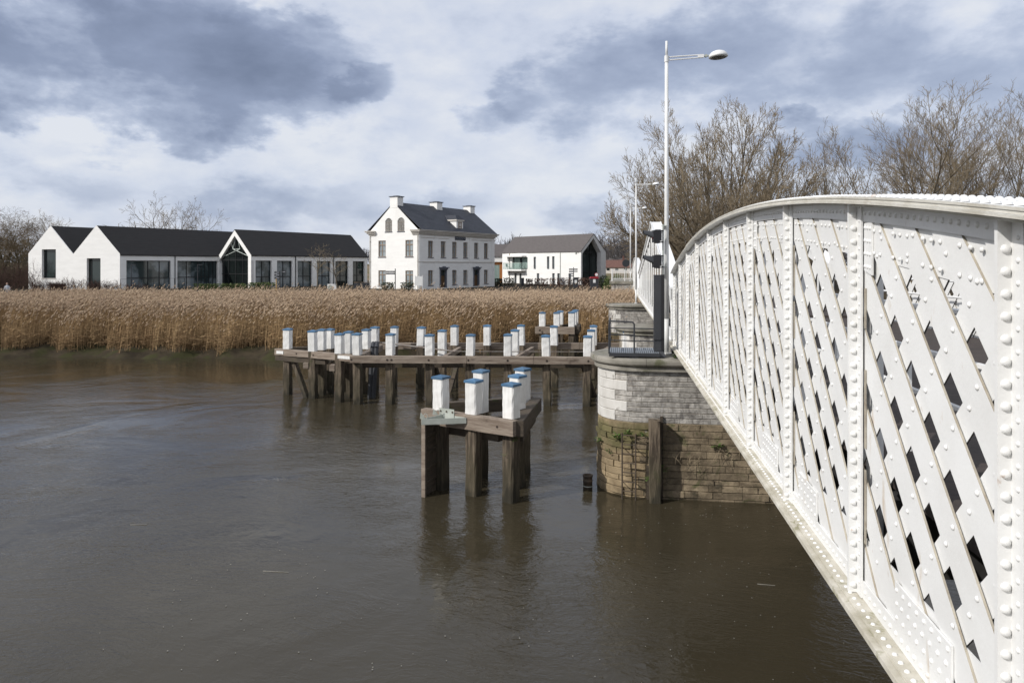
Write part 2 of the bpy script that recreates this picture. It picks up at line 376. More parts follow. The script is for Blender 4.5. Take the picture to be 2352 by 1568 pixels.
# ------------------------------------------------------------------ mesh builder
class MB:
    def __init__(self):
        self.v, self.f, self.m = [], [], []
    def add(self, vs, fs, mi=0):
        b = len(self.v)
        self.v.extend([tuple(x) for x in vs])
        self.f.extend([tuple(i + b for i in f) for f in fs])
        self.m.extend([mi] * len(fs))
    def box(self, x0, x1, y0, y1, z0, z1, mi=0):
        if x0 > x1: x0, x1 = x1, x0
        if y0 > y1: y0, y1 = y1, y0
        if z0 > z1: z0, z1 = z1, z0
        self.add([(x0, y0, z0), (x1, y0, z0), (x1, y1, z0), (x0, y1, z0), (x0, y0, z1), (x1, y0, z1), (x1, y1, z1), (x0, y1, z1)],
                 [(0, 3, 2, 1), (4, 5, 6, 7), (0, 1, 5, 4), (1, 2, 6, 5), (2, 3, 7, 6), (3, 0, 4, 7)], mi)
    def prism(self, poly, e, mi=0, side=None):
        """poly: list of 3-D points (planar), e: extrusion vector"""
        n = len(poly)
        e = Vector(e)
        p0 = [Vector(p) for p in poly]
        nrm = Vector((0, 0, 0))
        for i in range(n):
            nrm += p0[i].cross(p0[(i + 1) % n])
        if nrm.dot(e) > 0:
            p0 = p0[::-1]
        p1 = [p + e for p in p0]
        b = len(self.v)
        self.v.extend([tuple(p) for p in p0 + p1])
        self.f.append(tuple(range(b, b + n)))
        self.f.append(tuple(range(b + 2 * n - 1, b + n - 1, -1)))
        self.m.extend([mi, mi])
        for i in range(n):
            j = (i + 1) % n
            self.f.append((b + i, b + n + i, b + n + j, b + j))
            self.m.append(mi if side is None else side)
    def tube(self, p0, p1, r0, r1=None, n=8, cap=True, mi=0):
        p0, p1 = Vector(p0), Vector(p1)
        if r1 is None: r1 = r0
        d = (p1 - p0)
        if d.length < 1e-6: return
        d.normalize()
        a = d.orthogonal().normalized(); c = d.cross(a)
        vs = []
        for p, r in ((p0, r0), (p1, r1)):
            for i in range(n):
                th = 2 * PI * i / n
                vs.append(p + a * (r * math.cos(th)) + c * (r * math.sin(th)))
        fs = [(i, (i + 1) % n, n + (i + 1) % n, n + i) for i in range(n)]
        if cap:
            fs += [tuple(range(n - 1, -1, -1)), tuple(range(n, 2 * n))]
        self.add(vs, fs, mi)
    def path(self, pts, r, n=6, mi=0):
        for i in range(len(pts) - 1):
            self.tube(pts[i], pts[i + 1], r, r, n, True, mi)
    def lathe(self, base, axis, prof, n=12, mi=0):
        """prof: (radius, height along the axis)"""
        base, d = Vector(base), Vector(axis).normalized()
        a = d.orthogonal().normalized(); c = d.cross(a)
        vs, fs = [], []
        for (r, h) in prof:
            for i in range(n):
                th = 2 * PI * i / n
                vs.append(base + d * h + a * (r * math.cos(th)) + c * (r * math.sin(th)))
        for k in range(len(prof) - 1):
            for i in range(n):
                j = (i + 1) % n
                fs.append((k * n + i, k * n + j, (k + 1) * n + j, (k + 1) * n + i))
        fs.append(tuple(range(n - 1, -1, -1)))
        fs.append(tuple(range((len(prof) - 1) * n, len(prof) * n)))
        self.add(vs, fs, mi)
    def mesh(self, name, mats, smooth=False):
        me = bpy.data.meshes.new(name)
        me.from_pydata(self.v, [], self.f)
        for mt in (mats if isinstance(mats, (list, tuple)) else [mats]):
            me.materials.append(M[mt])
        if len(me.materials) > 1:
            me.polygons.foreach_set('material_index', self.m)
        if smooth:
            me.polygons.foreach_set('use_smooth', [True] * len(me.polygons))
        me.update()
        return me
    def build(self, name, mats, parent=None, smooth=False, **kw):
        return link(name, self.mesh(name, mats, smooth), parent, **kw)

def link(name, data, parent=None, label=None, category=None, group=None, kind=None, matrix=None, loc=None):
    o = bpy.data.objects.new(name, data)
    COL.objects.link(o)
    if parent is not None: o.parent = parent
    if matrix is not None: o.matrix_local = matrix
    if loc is not None: o.location = loc
    if label: o['label'] = label
    if category: o['category'] = category
    if group: o['group'] = group
    if kind: o['kind'] = kind
    return o

def thing(name, label, category, loc=(0, 0, 0), rz=0.0, group=None):
    o = link(name, None, None, label, category, group)
    o.empty_display_size = 0.3
    o.location = loc
    o.rotation_euler = (0, 0, rz)
    return o

def np_mesh(name, verts, faces, mats, midx=None, tint=None, smooth=False):
    """verts (n,3) array, faces (m,k) array of equal size k"""
    me = bpy.data.meshes.new(name)
    verts = np.asarray(verts, dtype=np.float32); faces = np.asarray(faces, dtype=np.int32)
    m, k = faces.shape
    me.vertices.add(len(verts)); me.vertices.foreach_set('co', verts.ravel())
    me.loops.add(m * k); me.loops.foreach_set('vertex_index', faces.ravel())
    me.polygons.add(m)
    me.polygons.foreach_set('loop_start', np.arange(0, m * k, k, dtype=np.int32))
    me.polygons.foreach_set('loop_total', np.full(m, k, dtype=np.int32))
    for mt in (mats if isinstance(mats, (list, tuple)) else [mats]):
        me.materials.append(M[mt])
    if midx is not None:
        me.polygons.foreach_set('material_index', np.asarray(midx, dtype=np.int32))
    if smooth:
        me.polygons.foreach_set('use_smooth', np.ones(m, dtype=bool))
    me.update(calc_edges=True)
    if tint is not None:
        at_ = me.attributes.new('tint', 'FLOAT', 'POINT')
        at_.data.foreach_set('value', np.asarray(tint, dtype=np.float32))
    me.validate()
    return me

# ------------------------------------------------------------------ ground, river
NRM = math.hypot(240.0, FPX)
BD = Vector((240.0 / NRM, FPX / NRM, 0))        # along the bridge
BN = Vector((FPX / NRM, -240.0 / NRM, 0))       # across the bridge, to the right
BROT = math.atan2(BD.y, BD.x)
def W(s, l, z):
    return Vector((BD.x * s + BN.x * l, BD.y * s + BN.y * l, z))
GZ = 2.75                                        # level of the far dike

def vnoise(x, y, seed=0):
    """cheap smooth noise"""
    return (np.sin(x * 1.7 + seed) * np.cos(y * 1.3 - seed * 2) + np.sin(x * .63 + y * .9 + seed * 3) + .5 * np.sin(x * 3.9 - y * 3.1 + seed)) / 2.5

def bank_edge(x):
    return 43.9 + 0.55 * np.sin(x * .21 + 1) + .45 * np.sin(x * .63) + .30 * np.sin(x * 1.9 + .5) + .22 * np.sin(x * 3.7 + 2) * np.sin(x * .37) + np.where(x > 0, -.06 * np.clip(x, 0, 12), 0)

def ground_z(x, y):
    x = np.asarray(x, float); y = np.asarray(y, float)
    edge = bank_edge(x)
    d = y - edge
    z = np.where(d < 0, d * .35, np.where(d < 1.4, .62 * (d / 1.4) ** .8, .62 + np.clip(d - 1.4, 0, 10) * .045))
    z = z + np.where((d > 0) & (y < 72), .17 * vnoise(x * 1.1, y * 1.6, 2) * np.clip(d, 0, 1) + .11 * vnoise(x * 4, y * 5, 5) * np.clip(d, 0, 1), 0)
    up = np.clip((y - 71.5) / 4.5, 0, 1); up = up * up * (3 - 2 * up)
    z = z * (1 - up) + GZ * up
    z = z + np.clip((y - 240) / 700, 0, 1) * 9.0 * (0.6 + .4 * np.sin(x * .006 + 1.0))
    return np.maximum(z, -1.5)

xs = np.concatenate([np.linspace(-1500, -120, 24), np.linspace(-110, -72, 14), np.arange(-70, 24, .45), np.linspace(25, 120, 30), np.linspace(140, 1500, 24)])
ys = np.concatenate([np.arange(41.5, 50, .3), np.arange(50, 80, 1.0), np.linspace(82, 240, 40), np.linspace(260, 2600, 40)])
gx, gy = np.meshgrid(xs, ys)
gz = ground_z(gx, gy)
gz = gz + np.where((gy > 43) & (gy < 48) & (gz > .02), RNG.normal(0, .045, gz.shape), 0)
nx_, ny_ = len(xs), len(ys)
gv = np.stack([gx.ravel(), gy.ravel(), gz.ravel()], 1)
ii, jj = np.meshgrid(np.arange(nx_ - 1), np.arange(ny_ - 1))
i0 = (jj * nx_ + ii).ravel()
link('ground', np_mesh('ground', gv, np.stack([i0, i0 + 1, i0 + 1 + nx_, i0 + nx_], 1), 'ground', smooth=True), kind='structure')

mb = MB()
mb.add([(-1500, -400, 0), (1500, -400, 0), (1500, 52, 0), (-1500, 52, 0)], [(0, 1, 2, 3)])
mb.build('river', 'water', kind='structure')
mb = MB()
mb.add([(-1500, -400, -1.6), (1500, -400, -1.6), (1500, 60, -1.6), (-1500, 60, -1.6)], [(0, 1, 2, 3)])
mb.build('river_bed', 'ground', kind='structure')

# ------------------------------------------------------------------ rivets
def dome_mesh(name, r, h, mat, n=8):
    vs, fs = [], []
    for (rr, hh) in ((1, 0), (.86, .55), (.5, .9)):
        for i in range(n):
            th = 2 * PI * i / n
            vs.append((rr * r * math.cos(th), rr * r * math.sin(th), hh * h))
    vs.append((0, 0, h))
    for k in range(2):
        for i in range(n):
            j = (i + 1) % n
            fs.append((k * n + i, k * n + j, (k + 1) * n + j, (k + 1) * n + i))
    for i in range(n):
        fs.append((2 * n + i, 2 * n + (i + 1) % n, 3 * n))
    mb = MB(); mb.add(vs, fs)
    return mb.mesh(name, mat, True)

def rivet_cloud(name, items, mat, parent, n=6):
    """items: (position, normal, radius): joined small domes"""
    if not items: return
    a = np.arange(n) * 2 * PI / n
    base = np.concatenate([np.stack([np.cos(a) * k, np.sin(a) * k, np.full(n, h)], 1) for k, h in ((1, 0), (.8, .6))] + [np.array([[0, 0, 1.0]])])
    tri = []
    for i in range(n):
        j = (i + 1) % n
        tri += [(i, j, n + j), (i, n + j, n + i), (n + i, n + j, 2 * n)]
    tri = np.array(tri)
    P = np.array([list(x[0]) for x in items]); Nn = np.array([list(x[1]) for x in items], float); r = np.array([x[2] for x in items])
    Nn /= np.linalg.norm(Nn, axis=1)[:, None]
    ref = np.where(np.abs(Nn[:, 2:3]) < .9, np.array([[0, 0, 1.0]]), np.array([[1.0, 0, 0]]))
    T = np.cross(ref, Nn); T /= np.linalg.norm(T, axis=1)[:, None]
    B = np.cross(Nn, T)
    b = base[None]
    V = P[:, None] + r[:, None, None] * (b[..., 0:1] * T[:, None] + b[..., 1:2] * B[:, None] + .72 * b[..., 2:3] * Nn[:, None])
    Fc = tri[None] + (np.arange(len(items)) * len(base))[:, None, None]
    o = link(name, np_mesh(name, V.reshape(-1, 3), Fc.reshape(-1, 3), mat, smooth=True), parent, kind='stuff')
    return o

# ------------------------------------------------------------------ near lattice bridge
LA = 1.48                     # lateral distance of the stiffener tips
PANEL = 1.826
S0 = 19.503                   # far end
HK = 1.4954
ZB = EYE - 1.395 * HK         # underside of the lattice
def top_h(s):
    k = (S0 - s) / PANEL
    return EYE - (-.422 + .0205 * (k - 5.25) ** 2) * HK
SA, SB = S0 - 10.5 * PANEL, S0
bridge = thing('lattice_bridge', 'white riveted lattice girder bridge with a bowed top edge, at the right', 'bridge', (0, 0, 0), BROT)
# local frame: x = s, y = -l
def curve_s(a, b, step=.2):
    n = max(2, int((b - a) / step) + 1)
    return [a + (b - a) * i / (n - 1) for i in range(n)]

def girder(parent, l0, detail, side=1):
    """l0: lateral position of the outer tips; side=+1: the outer face looks to the left"""
    Y = lambda dl: -(l0 + side * dl)
    # lattice bars
    P = PANEL / 4
    WO, WI = .285, .210
    def clip_bar(s0, wd, sgn, zlo, dz):
        """parallelogram at 45 degrees between the bottom chord and the top edge"""
        pts_lo, pts_hi = [], []
        for e in (s0, s0 + wd):
            s, z = e, zlo
            lo = (s, z); hi = None
            step = .01
            t = 0.0
            while True:
                t += step
                ss = e + sgn * t
                zz = zlo + t
                if ss < SA or ss > SB: break
                if zz > top_h(ss) - dz: break
            hi = (e + sgn * t, zlo + t)
            pts_lo.append(lo); pts_hi.append(hi)
        return pts_lo, pts_hi
    def bar_poly(s0, wd, sgn):
        # clip against the girder outline by sampling the bar between its two edges
        lo = ZB + .02
        def edge(e):
            t0 = 0.0
            s_ = e
            if e < SA:
                if sgn < 0: return None
                t0 = SA - e
            if e > SB:
                if sgn > 0: return None
                t0 = e - SB
            t = t0
            while True:
                ss, zz = e + sgn * t, lo + t
                if zz > top_h(min(max(ss, SA), SB)) - .02 or ss < SA - 1e-6 or ss > SB + 1e-6: break
                t += .01
            if t - t0 < .05: return None
            return (e + sgn * t0, lo + t0), (e + sgn * t, lo + t)
        a, b = edge(s0), edge(s0 + wd)
        if a is None or b is None: return None
        return [a[0], b[0], b[1], a[1]]
    def bars(wd, sgn, ph, d0, d1, name, em):
        for m_ in range(-24, 75):
            q = bar_poly(ph + m_ * P, wd, sgn)
            if q is None: continue
            mb = MB()
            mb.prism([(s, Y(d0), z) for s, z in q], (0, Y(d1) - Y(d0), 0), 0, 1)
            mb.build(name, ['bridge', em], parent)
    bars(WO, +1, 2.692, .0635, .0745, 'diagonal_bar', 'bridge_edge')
    bars(WI, -1, 5.70, .0825, .0920, 'diagonal_bar', 'bridge_inner_shade')
    # plates along the top and bottom
    n = 46
    ss = [SA + (SB - SA) * i / n for i in range(n + 1)]
    mb = MB()
    for i in range(n):
        a, b = ss[i], ss[i + 1]
        mb.prism([(a, Y(.0760), top_h(a) - .34), (b, Y(.0760), top_h(b) - .34), (b, Y(.0760), top_h(b)), (a, Y(.0760), top_h(a))], (0, Y(.0820) - Y(.0760), 0))
    mb.build('web_plate', 'bridge', parent)
    mb = MB()
    mb.box(SA, SB, Y(.0760), Y(.0820), ZB, ZB + .37)
    mb.build('web_plate', 'bridge', parent)
    # top chord: stacked plates, angle legs below
    def strip(name, a, b, d0, d1, z0, z1, mats):
        q = curve_s(a, b, .3)
        mb = MB()
        for i in range(len(q) - 1):
            u, v_ = q[i], q[i + 1]
            mb.prism([(u, Y(d0), top_h(u) + z0), (v_, Y(d0), top_h(v_) + z0), (v_, Y(d0), top_h(v_) + z1), (u, Y(d0), top_h(u) + z1)], (0, Y(d1) - Y(d0), 0), 1, 0)
        return mb.build(name, [mats, 'bridge_rim' if 'flange' in name else mats], parent)
    strip('top_flange_plate', SA, SB, -.075, .255, .0, .014, 'bridge')
    strip('top_flange_plate', SA + .4, SB - 2.2, -.065, .245, .015, .029, 'bridge')
    strip('top_flange_plate', SA + 1.75, SB - 4.2, -.070, .250, .030, .043, 'bridge')
    strip('top_flange_plate', SA + 2.45, SA + 4.4, -.045, .04, -.016, -.002, 'bridge')
    strip('top_angle', SA, SB, .050, .0615, -.115, -.001, 'bridge')
    strip('top_angle', SA, SB, .0925, .104, -.115, -.001, 'bridge')
    # bottom chord
    mb = MB(); mb.box(SA, SB, Y(.050), Y(.0615), ZB, ZB + .11); mb.build('bottom_angle', 'bridge', parent)
    mb = MB(); mb.box(SA, SB, Y(.0925), Y(.104), ZB, ZB + .11); mb.build('bottom_angle', 'bridge', parent)
    mb = MB(); mb.box(SA, SB, Y(-.035), Y(.215), ZB - .016, ZB - .001); mb.build('bottom_flange_plate', 'bridge_flange', parent)
    mb = MB(); mb.box(SA, SB, Y(-.075), Y(.255), ZB - .050, ZB - .018); mb.build('bottom_flange_plate', 'bridge_flange', parent)
    mb = MB(); mb.box(SA, SB, Y(-.050), Y(.215), ZB - .075, ZB - .052); mb.build('bottom_flange_plate', 'bridge_flange', parent)
    # stiffener posts
    for k in range(0, 11):
        s = S0 - k * PANEL
        if k == 0: s -= .02
        zt = top_h(s) - .003
        q = [(s - .012, 0.0), (s + .012, 0.0), (s + .012, .0495), (s + .012, .0605), (s - .095, .0605), (s - .095, .0495), (s - .012, .0495)]
        mb = MB(); mb.prism([(a, Y(d - .011), ZB + .003) for a, d in q], (0, 0, zt - ZB - .003)); mb.build('post', 'bridge', parent)
        if detail:
            q = [(s - .012, .20), (s + .012, .20), (s + .012, .1045), (s - .095, .1045), (s - .095, .112), (s - .012, .112)]
            mb = MB(); mb.prism([(a, Y(d), ZB + .003) for a, d in q], (0, 0, zt - ZB - .003)); mb.build('post', 'bridge', parent)
    if not detail: return
    # gusset plates on the outside
    plates = []
    for k in range(1, 10):
        sc_ = S0 - k * PANEL
        if k % 2 == 0:
            plates.append((sc_ - .115 - .135, sc_ - .115, top_h(sc_ - .2) - .42, top_h(sc_ - .2) - .117))
    for (a, b, z0, z1) in plates:
        mb = MB(); mb.prism([(a, Y(.0495), z0 - .02), (b, Y(.0495), z0 + .01), (b, Y(.0495), z1), (a, Y(.0495), z1)], (0, Y(.0612) - Y(.0495), 0)); mb.build('gusset_plate', 'bridge', parent)
    for k in range(0, 10):
        s = S0 - k * PANEL
        if k % 2 == 0: a, b = s - 1.30, s - .62
        else: a, b = s - .85, s - .30
        mb = MB(); mb.prism([(a, Y(.0490), ZB + .112), (b, Y(.0490), ZB + .112), (b, Y(.0490), ZB + .34), (a, Y(.0490), ZB + .33)], (0, Y(.0610) - Y(.0490), 0))
        mb.build('gusset_plate', 'bridge', parent)
    # packing strips beside the posts, in a few lengths
    for k in range(2, 10):
        s = S0 - k * PANEL
        z = ZB + .35
        while z < top_h(s) - .6:
            hgt = random.uniform(.25, .5)
            mb = MB(); mb.box(s - .125, s - .100, Y(.055), Y(.0612), z, z + hgt); mb.build('packing_strip', 'bridge_edge', parent)
            z += hgt + random.uniform(.03, .3)

girder(bridge, LA, True)

# rivets of the near girder
rv = []     # (pos(local), normal(local), radius)
Yl = lambda dl: -(LA + dl)
for k in range(0, 11):
    s = S0 - k * PANEL - (.02 if k == 0 else 0)
    z = ZB + .05
    while z < top_h(s) - .05:
        rv.append(((s - .012, Yl(.018), z), (-1, 0, 0), .0195))
        rv.append(((s - .062, Yl(.0385), z + .043), (0, 1, 0), .0115))
        z += .0875
P4 = PANEL / 4
for i in range(-20, 60):
    for j in range(-10, 75):
        a = 2.68 + i * P4 + .155
        b = 5.70 + j * P4 + .113
        s = (a + b) / 2; z = (b - a) / 2 + ZB + .02
        if z < ZB + .16 or s < SA + .1 or s > SB - .1 or z > top_h(s) - .14: continue
        km = ((S0 - s) / PANEL) % 1.0
        if km < .07 or km > .985: continue
        rv.append(((s - .035, Yl(.062), z + .052), (0, 1, 0), .0135))
        rv.append(((s + .035, Yl(.062), z - .052), (0, 1, 0), .0135))
s = SA + .03
while s < SB - .03:
    for z in (.055,):
        rv.append(((s, Yl(.05), ZB + z), (0, 1, 0), .0145))
    rv.append(((s + .04, Yl(-.001), ZB - .001), (0, 0, 1), .0145))
    zt = top_h(s)
    rv.append(((s, Yl(.05), zt - .06), (0, 1, 0), .0150))
    for dl in (-.035, .015, .165, .215):
        zz = zt + (.014 if (s < SA + .4 or s > SB - 2.2) else .029 if (s < SA + 1.75 or s > SB - 4.2) else .043)
        rv.append(((s + (.04 if dl in (.015, .165) else 0), Yl(dl), zz), (0, 0, 1), .019))
    s += .083
for k in range(0, 10):      # rows on the web zone at the top
    s0_ = S0 - k * PANEL
    for row in (.165, .30):
        for q in range(17):
            s = s0_ - .16 - q * .1
            if q % 4 == 3: continue
            rv.append(((s, Yl(.0615), top_h(s) - row), (0, 1, 0), .0135))
    if k % 2 == 0: a, b = s0_ - 1.30, s0_ - .62
    else: a, b = s0_ - .85, s0_ - .30
    nn = int((b - a) / .095)
    for q in range(nn + 1):
        for rr, zz in enumerate((.15, .225, .30)):
            rv.append(((a + .03 + (b - a - .06) * q / nn + (.02 if rr == 1 and q < nn else 0), Yl(.049), ZB + zz), (0, 1, 0), .0135))
    if k % 2 == 0 and k > 0:
        for q in range(3):
            for rr in range(4):
                sx = s0_ - .135 - q * .045
                rv.append(((sx, Yl(.0495), top_h(sx) - .15 - rr * .08), (0, 1, 0), .0135))
# keep those in view; the 300 that show largest are parts, the rest is one part
def seen_size(it):
    p = W(it[0][0], -it[0][1], it[0][2])
    if p.y < .6: return -1
    x = CXP + p.x / p.y * FPX; y = HYP - (p.z - EYE) / p.y * FPX
    if x > 2375 or y > 1590 or y < 0: return -1
    return it[2] / p.y
rv = [(seen_size(it), it) for it in rv]
rv.sort(key=lambda t: -t[0])
near, rest = rv[:298], [t[1] for t in rv[298:]]
rmesh = {}
for sz, it in near:
    r = it[2]
    if r not in rmesh: rmesh[r] = dome_mesh('rivet', r, r * .75, 'bridge', 10)
    nrm = Vector(it[1])
    q = nrm.to_track_quat('Z', 'Y')
    link('rivet', rmesh[r], bridge, matrix=Matrix.Translation(it[0]) @ q.to_matrix().to_4x4())
rivet_cloud('rivets', rest, 'bridge', bridge)

# second girder of the same span, deck between them
L2 = LA + 5.4
before = set(bpy.data.objects)
girder(bridge, L2, False, -1)
mb = MB(); mb.box(SA - 3, SB, -(L2 - .27), -(LA + .27), EYE - 1.42, EYE - 1.34); mb.build('deck', 'deck', bridge)
for k in range(0, 11):
    s = S0 - k * PANEL
    mb = MB()
    mb.box(s - .06, s + .06, -(L2 - .13), -(LA + .20), EYE - 1.95, EYE - 1.44)
    mb.build('cross_beam', 'bridge_dark', bridge)
for l_ in (LA + 1.0, LA + 2.2, LA + 3.4, LA + 4.5):
    mb = MB(); mb.box(SA, SB, -(l_ - .06), -(l_ + .06), EYE - 1.70, EYE - 1.425); mb.build('stringer', 'bridge_dark', bridge)
for l_ in (LA + .62, L2 - .62):
    mb = MB()
    for z in (.45, .75, 1.05):
        mb.tube((SA, -l_, EYE - 1.34 + z), (SB, -l_, EYE - 1.34 + z), .022, .022, 6)
    for k in range(12):
        s = SB - .1 - k * (SB - SA - .2) / 11
        mb.tube((s, -l_, EYE - 1.34), (s, -l_, EYE - 1.34 + 1.05), .022, .022, 6)
    mb.build('handrail', 'bridge', bridge)
# bearings on the pier
for l_ in (LA + .09, L2 - .09):
    mb = MB(); mb.box(S0 - .45, S0 - .05, -(l_ - .16), -(l_ + .16), 3.395, ZB - .077); mb.build('bearing', 'bridge_dark', bridge)

# ------------------------------------------------------------------ swing span beyond the pier
swing = thing('swing_bridge_span', 'white steel swing span with upright ribs and peaked top, beyond the dark column', 'bridge', (0, 0, 0), BROT)
LS = 1.42
SWA, SWB, SWP = 20.45, 49.2, 30.9
def sw_top(s):
    return EYE + 1.78 - (.232 * (SWP - s) if s < SWP else .128 * (s - SWP))
for l0, sd in ((LS, 1), (LS + 5.4, -1)):
    Y = lambda dl: -(l0 + sd * dl)
    mb = MB(); mb.box(SWA, SWB, Y(.0), Y(.40), ZB - .05, ZB); mb.build('bottom_chord', 'bridge_flange', swing)
    mb = MB(); mb.box(SWA, SWB, Y(.07), Y(.09), ZB + .001, ZB + .34); mb.build('bottom_chord_web', 'bridge', swing)
    mb = MB(); mb.box(SWA, SWB, Y(.02), Y(.07), ZB + .001, ZB + .05); mb.build('bottom_angle', 'bridge', swing)
    for a, b in ((SWA, SWP), (SWP, SWB)):
        mb = MB()
        mb.prism([(a, Y(.0), sw_top(a)), (b, Y(.0), sw_top(b)), (b, Y(.0), sw_top(b) + .05), (a, Y(.0), sw_top(a) + .05)], (0, Y(.42) - Y(.0), 0))
        mb.build('top_chord', 'bridge', swing)
        mb = MB()
        for d in (.05, .35):
            mb.prism([(a, Y(d), sw_top(a) - .28), (b, Y(d), sw_top(b) - .28), (b, Y(d), sw_top(b) - .001), (a, Y(d), sw_top(a) - .001)], (0, Y(d + .02) - Y(d), 0))
        mb.build('top_chord_web', 'bridge', swing)
        mb = MB()
        for d in (-.012, .40):
            mb.prism([(a, Y(d), sw_top(a) + .052), (b, Y(d), sw_top(b) + .052), (b, Y(d), sw_top(b) + .075), (a, Y(d), sw_top(a) + .075)], (0, Y(d + .03) - Y(d), 0))
        mb.build('top_chord_lip', 'bridge', swing)
    items = []
    ns = 17
    for k in range(ns + 1):
        s = SWA + .05 + (SWB - SWA - .1) * k / ns
        zt = sw_top(s) - .002
        mb = MB()
        wd = .075 if k % 3 == 0 else .05
        mb.box(s - .012, s + .012, Y(.068), Y(.10), ZB + .052, zt)
        mb.box(s - wd, s + wd, Y(.101), Y(.115), ZB + .052, zt)
        mb.build('post', 'bridge', swing)
        if k % 2 == 0 and sd == 1:
            z = ZB + .15
            while z < zt - .1:
                items.append(((s - .012, Y(.084), z), (-1, 0, 0), .018)); z += .12
    for k in range(ns):
        a = SWA + .05 + (SWB - SWA - .1) * k / ns; b = a + (SWB - SWA - .1) / ns
        if k % 2 == 0:
            mb = MB(); mb.prism([(a, Y(.12), ZB + .2), (a + .14, Y(.12), ZB + .2), (b, Y(.12), sw_top(b) - .28), (b - .14, Y(.12), sw_top(b) - .28)], (0, Y(.135) - Y(.12), 0)); mb.build('diagonal_bar', 'bridge', swing)
    rivet_cloud('rivets', items, 'bridge', swing, 5)
mb = MB(); mb.box(SWA, SWB, -(LS + 5.1), -(LS + .3), EYE - 1.45, EYE - 1.34); mb.build('deck', 'deck', swing)
mb = MB(); mb.box(SWA + .3, SWB - .3, -(LS + 4.6), -(LS + .8), EYE - 2.0, EYE - 1.46); mb.build('deck_girder', 'bridge_dark', swing)

# ------------------------------------------------------------------ far lattice span
far_span = thing('lattice_bridge_span', 'white lattice span with a rounded end, farthest along the bridge beside the railing', 'bridge', (0, 0, 0), BROT)
FA, FB = 50.0, 68.5
def far_top(s):
    t = (s - (FA + FB) / 2) / ((FB - FA) / 2)
    return EYE + .60 - .95 * t * t - (1.2 * max(0, abs(t) - .86) / .14)
for l0, sd in ((LA, 1), (LA + 5.4, -1)):
    Y = lambda dl: -(l0 + sd * dl)
    q = [FA + (FB - FA) * i / 24 for i in range(25)]
    mb = MB()
    for i in range(24):
        a, b = q[i], q[i + 1]
        mb.prism([(a, Y(-.06), far_top(a)), (b, Y(-.06), far_top(b)), (b, Y(-.06), far_top(b) + .04), (a, Y(-.06), far_top(a) + .04)], (0, Y(.26) - Y(-.06), 0))
    mb.build('top_flange_plate', 'bridge', far_span)
    mb = MB()
    for i in range(24):
        a, b = q[i], q[i + 1]
        mb.prism([(a, Y(.085), far_top(a) - .34), (b, Y(.085), far_top(b) - .34), (b, Y(.085), far_top(b)), (a, Y(.085), far_top(a))], (0, Y(.1) - Y(.085), 0))
    mb.build('web_plate', 'bridge', far_span)
    mb = MB(); mb.box(FA, FB, Y(-.06), Y(.26), ZB - .06, ZB); mb.build('bottom_flange_plate', 'bridge_flange', far_span)
    mb = MB(); mb.box(FA, FB, Y(.085), Y(.1), ZB + .001, ZB + .38); mb.build('web_plate', 'bridge', far_span)
    mb = MB()
    s = FA - 2.2
    while s < FB:
        for sg, d in ((1, .06), (-1, .11)):
            e0, e1 = (s, s + 2.2) if sg > 0 else (s + 2.2, s)
            if min(e0, e1) > FA and max(e0, e1) < FB:
                mb.prism([(e0, Y(d), ZB + .2), (e0 + .29, Y(d), ZB + .2), (e1 + .29, Y(d), ZB + 2.2), (e1, Y(d), ZB + 2.2)], (0, Y(d + .018) - Y(d), 0))
        s += P4
    o = mb.build('lattice_bars', 'bridge', far_span, kind='stuff')
    for k in range(11):
        s = FA + .05 + (FB - FA - .1) * k / 10
        mb = MB(); mb.box(s - .03, s + .03, Y(0), Y(.058), ZB + .001, far_top(s) - .001); mb.build('post', 'bridge', far_span)
mb = MB(); mb.box(FA, FB, -(LA + 5.1), -(LA + .3), EYE - 1.45, EYE - 1.34); mb.build('deck', 'deck', far_span)

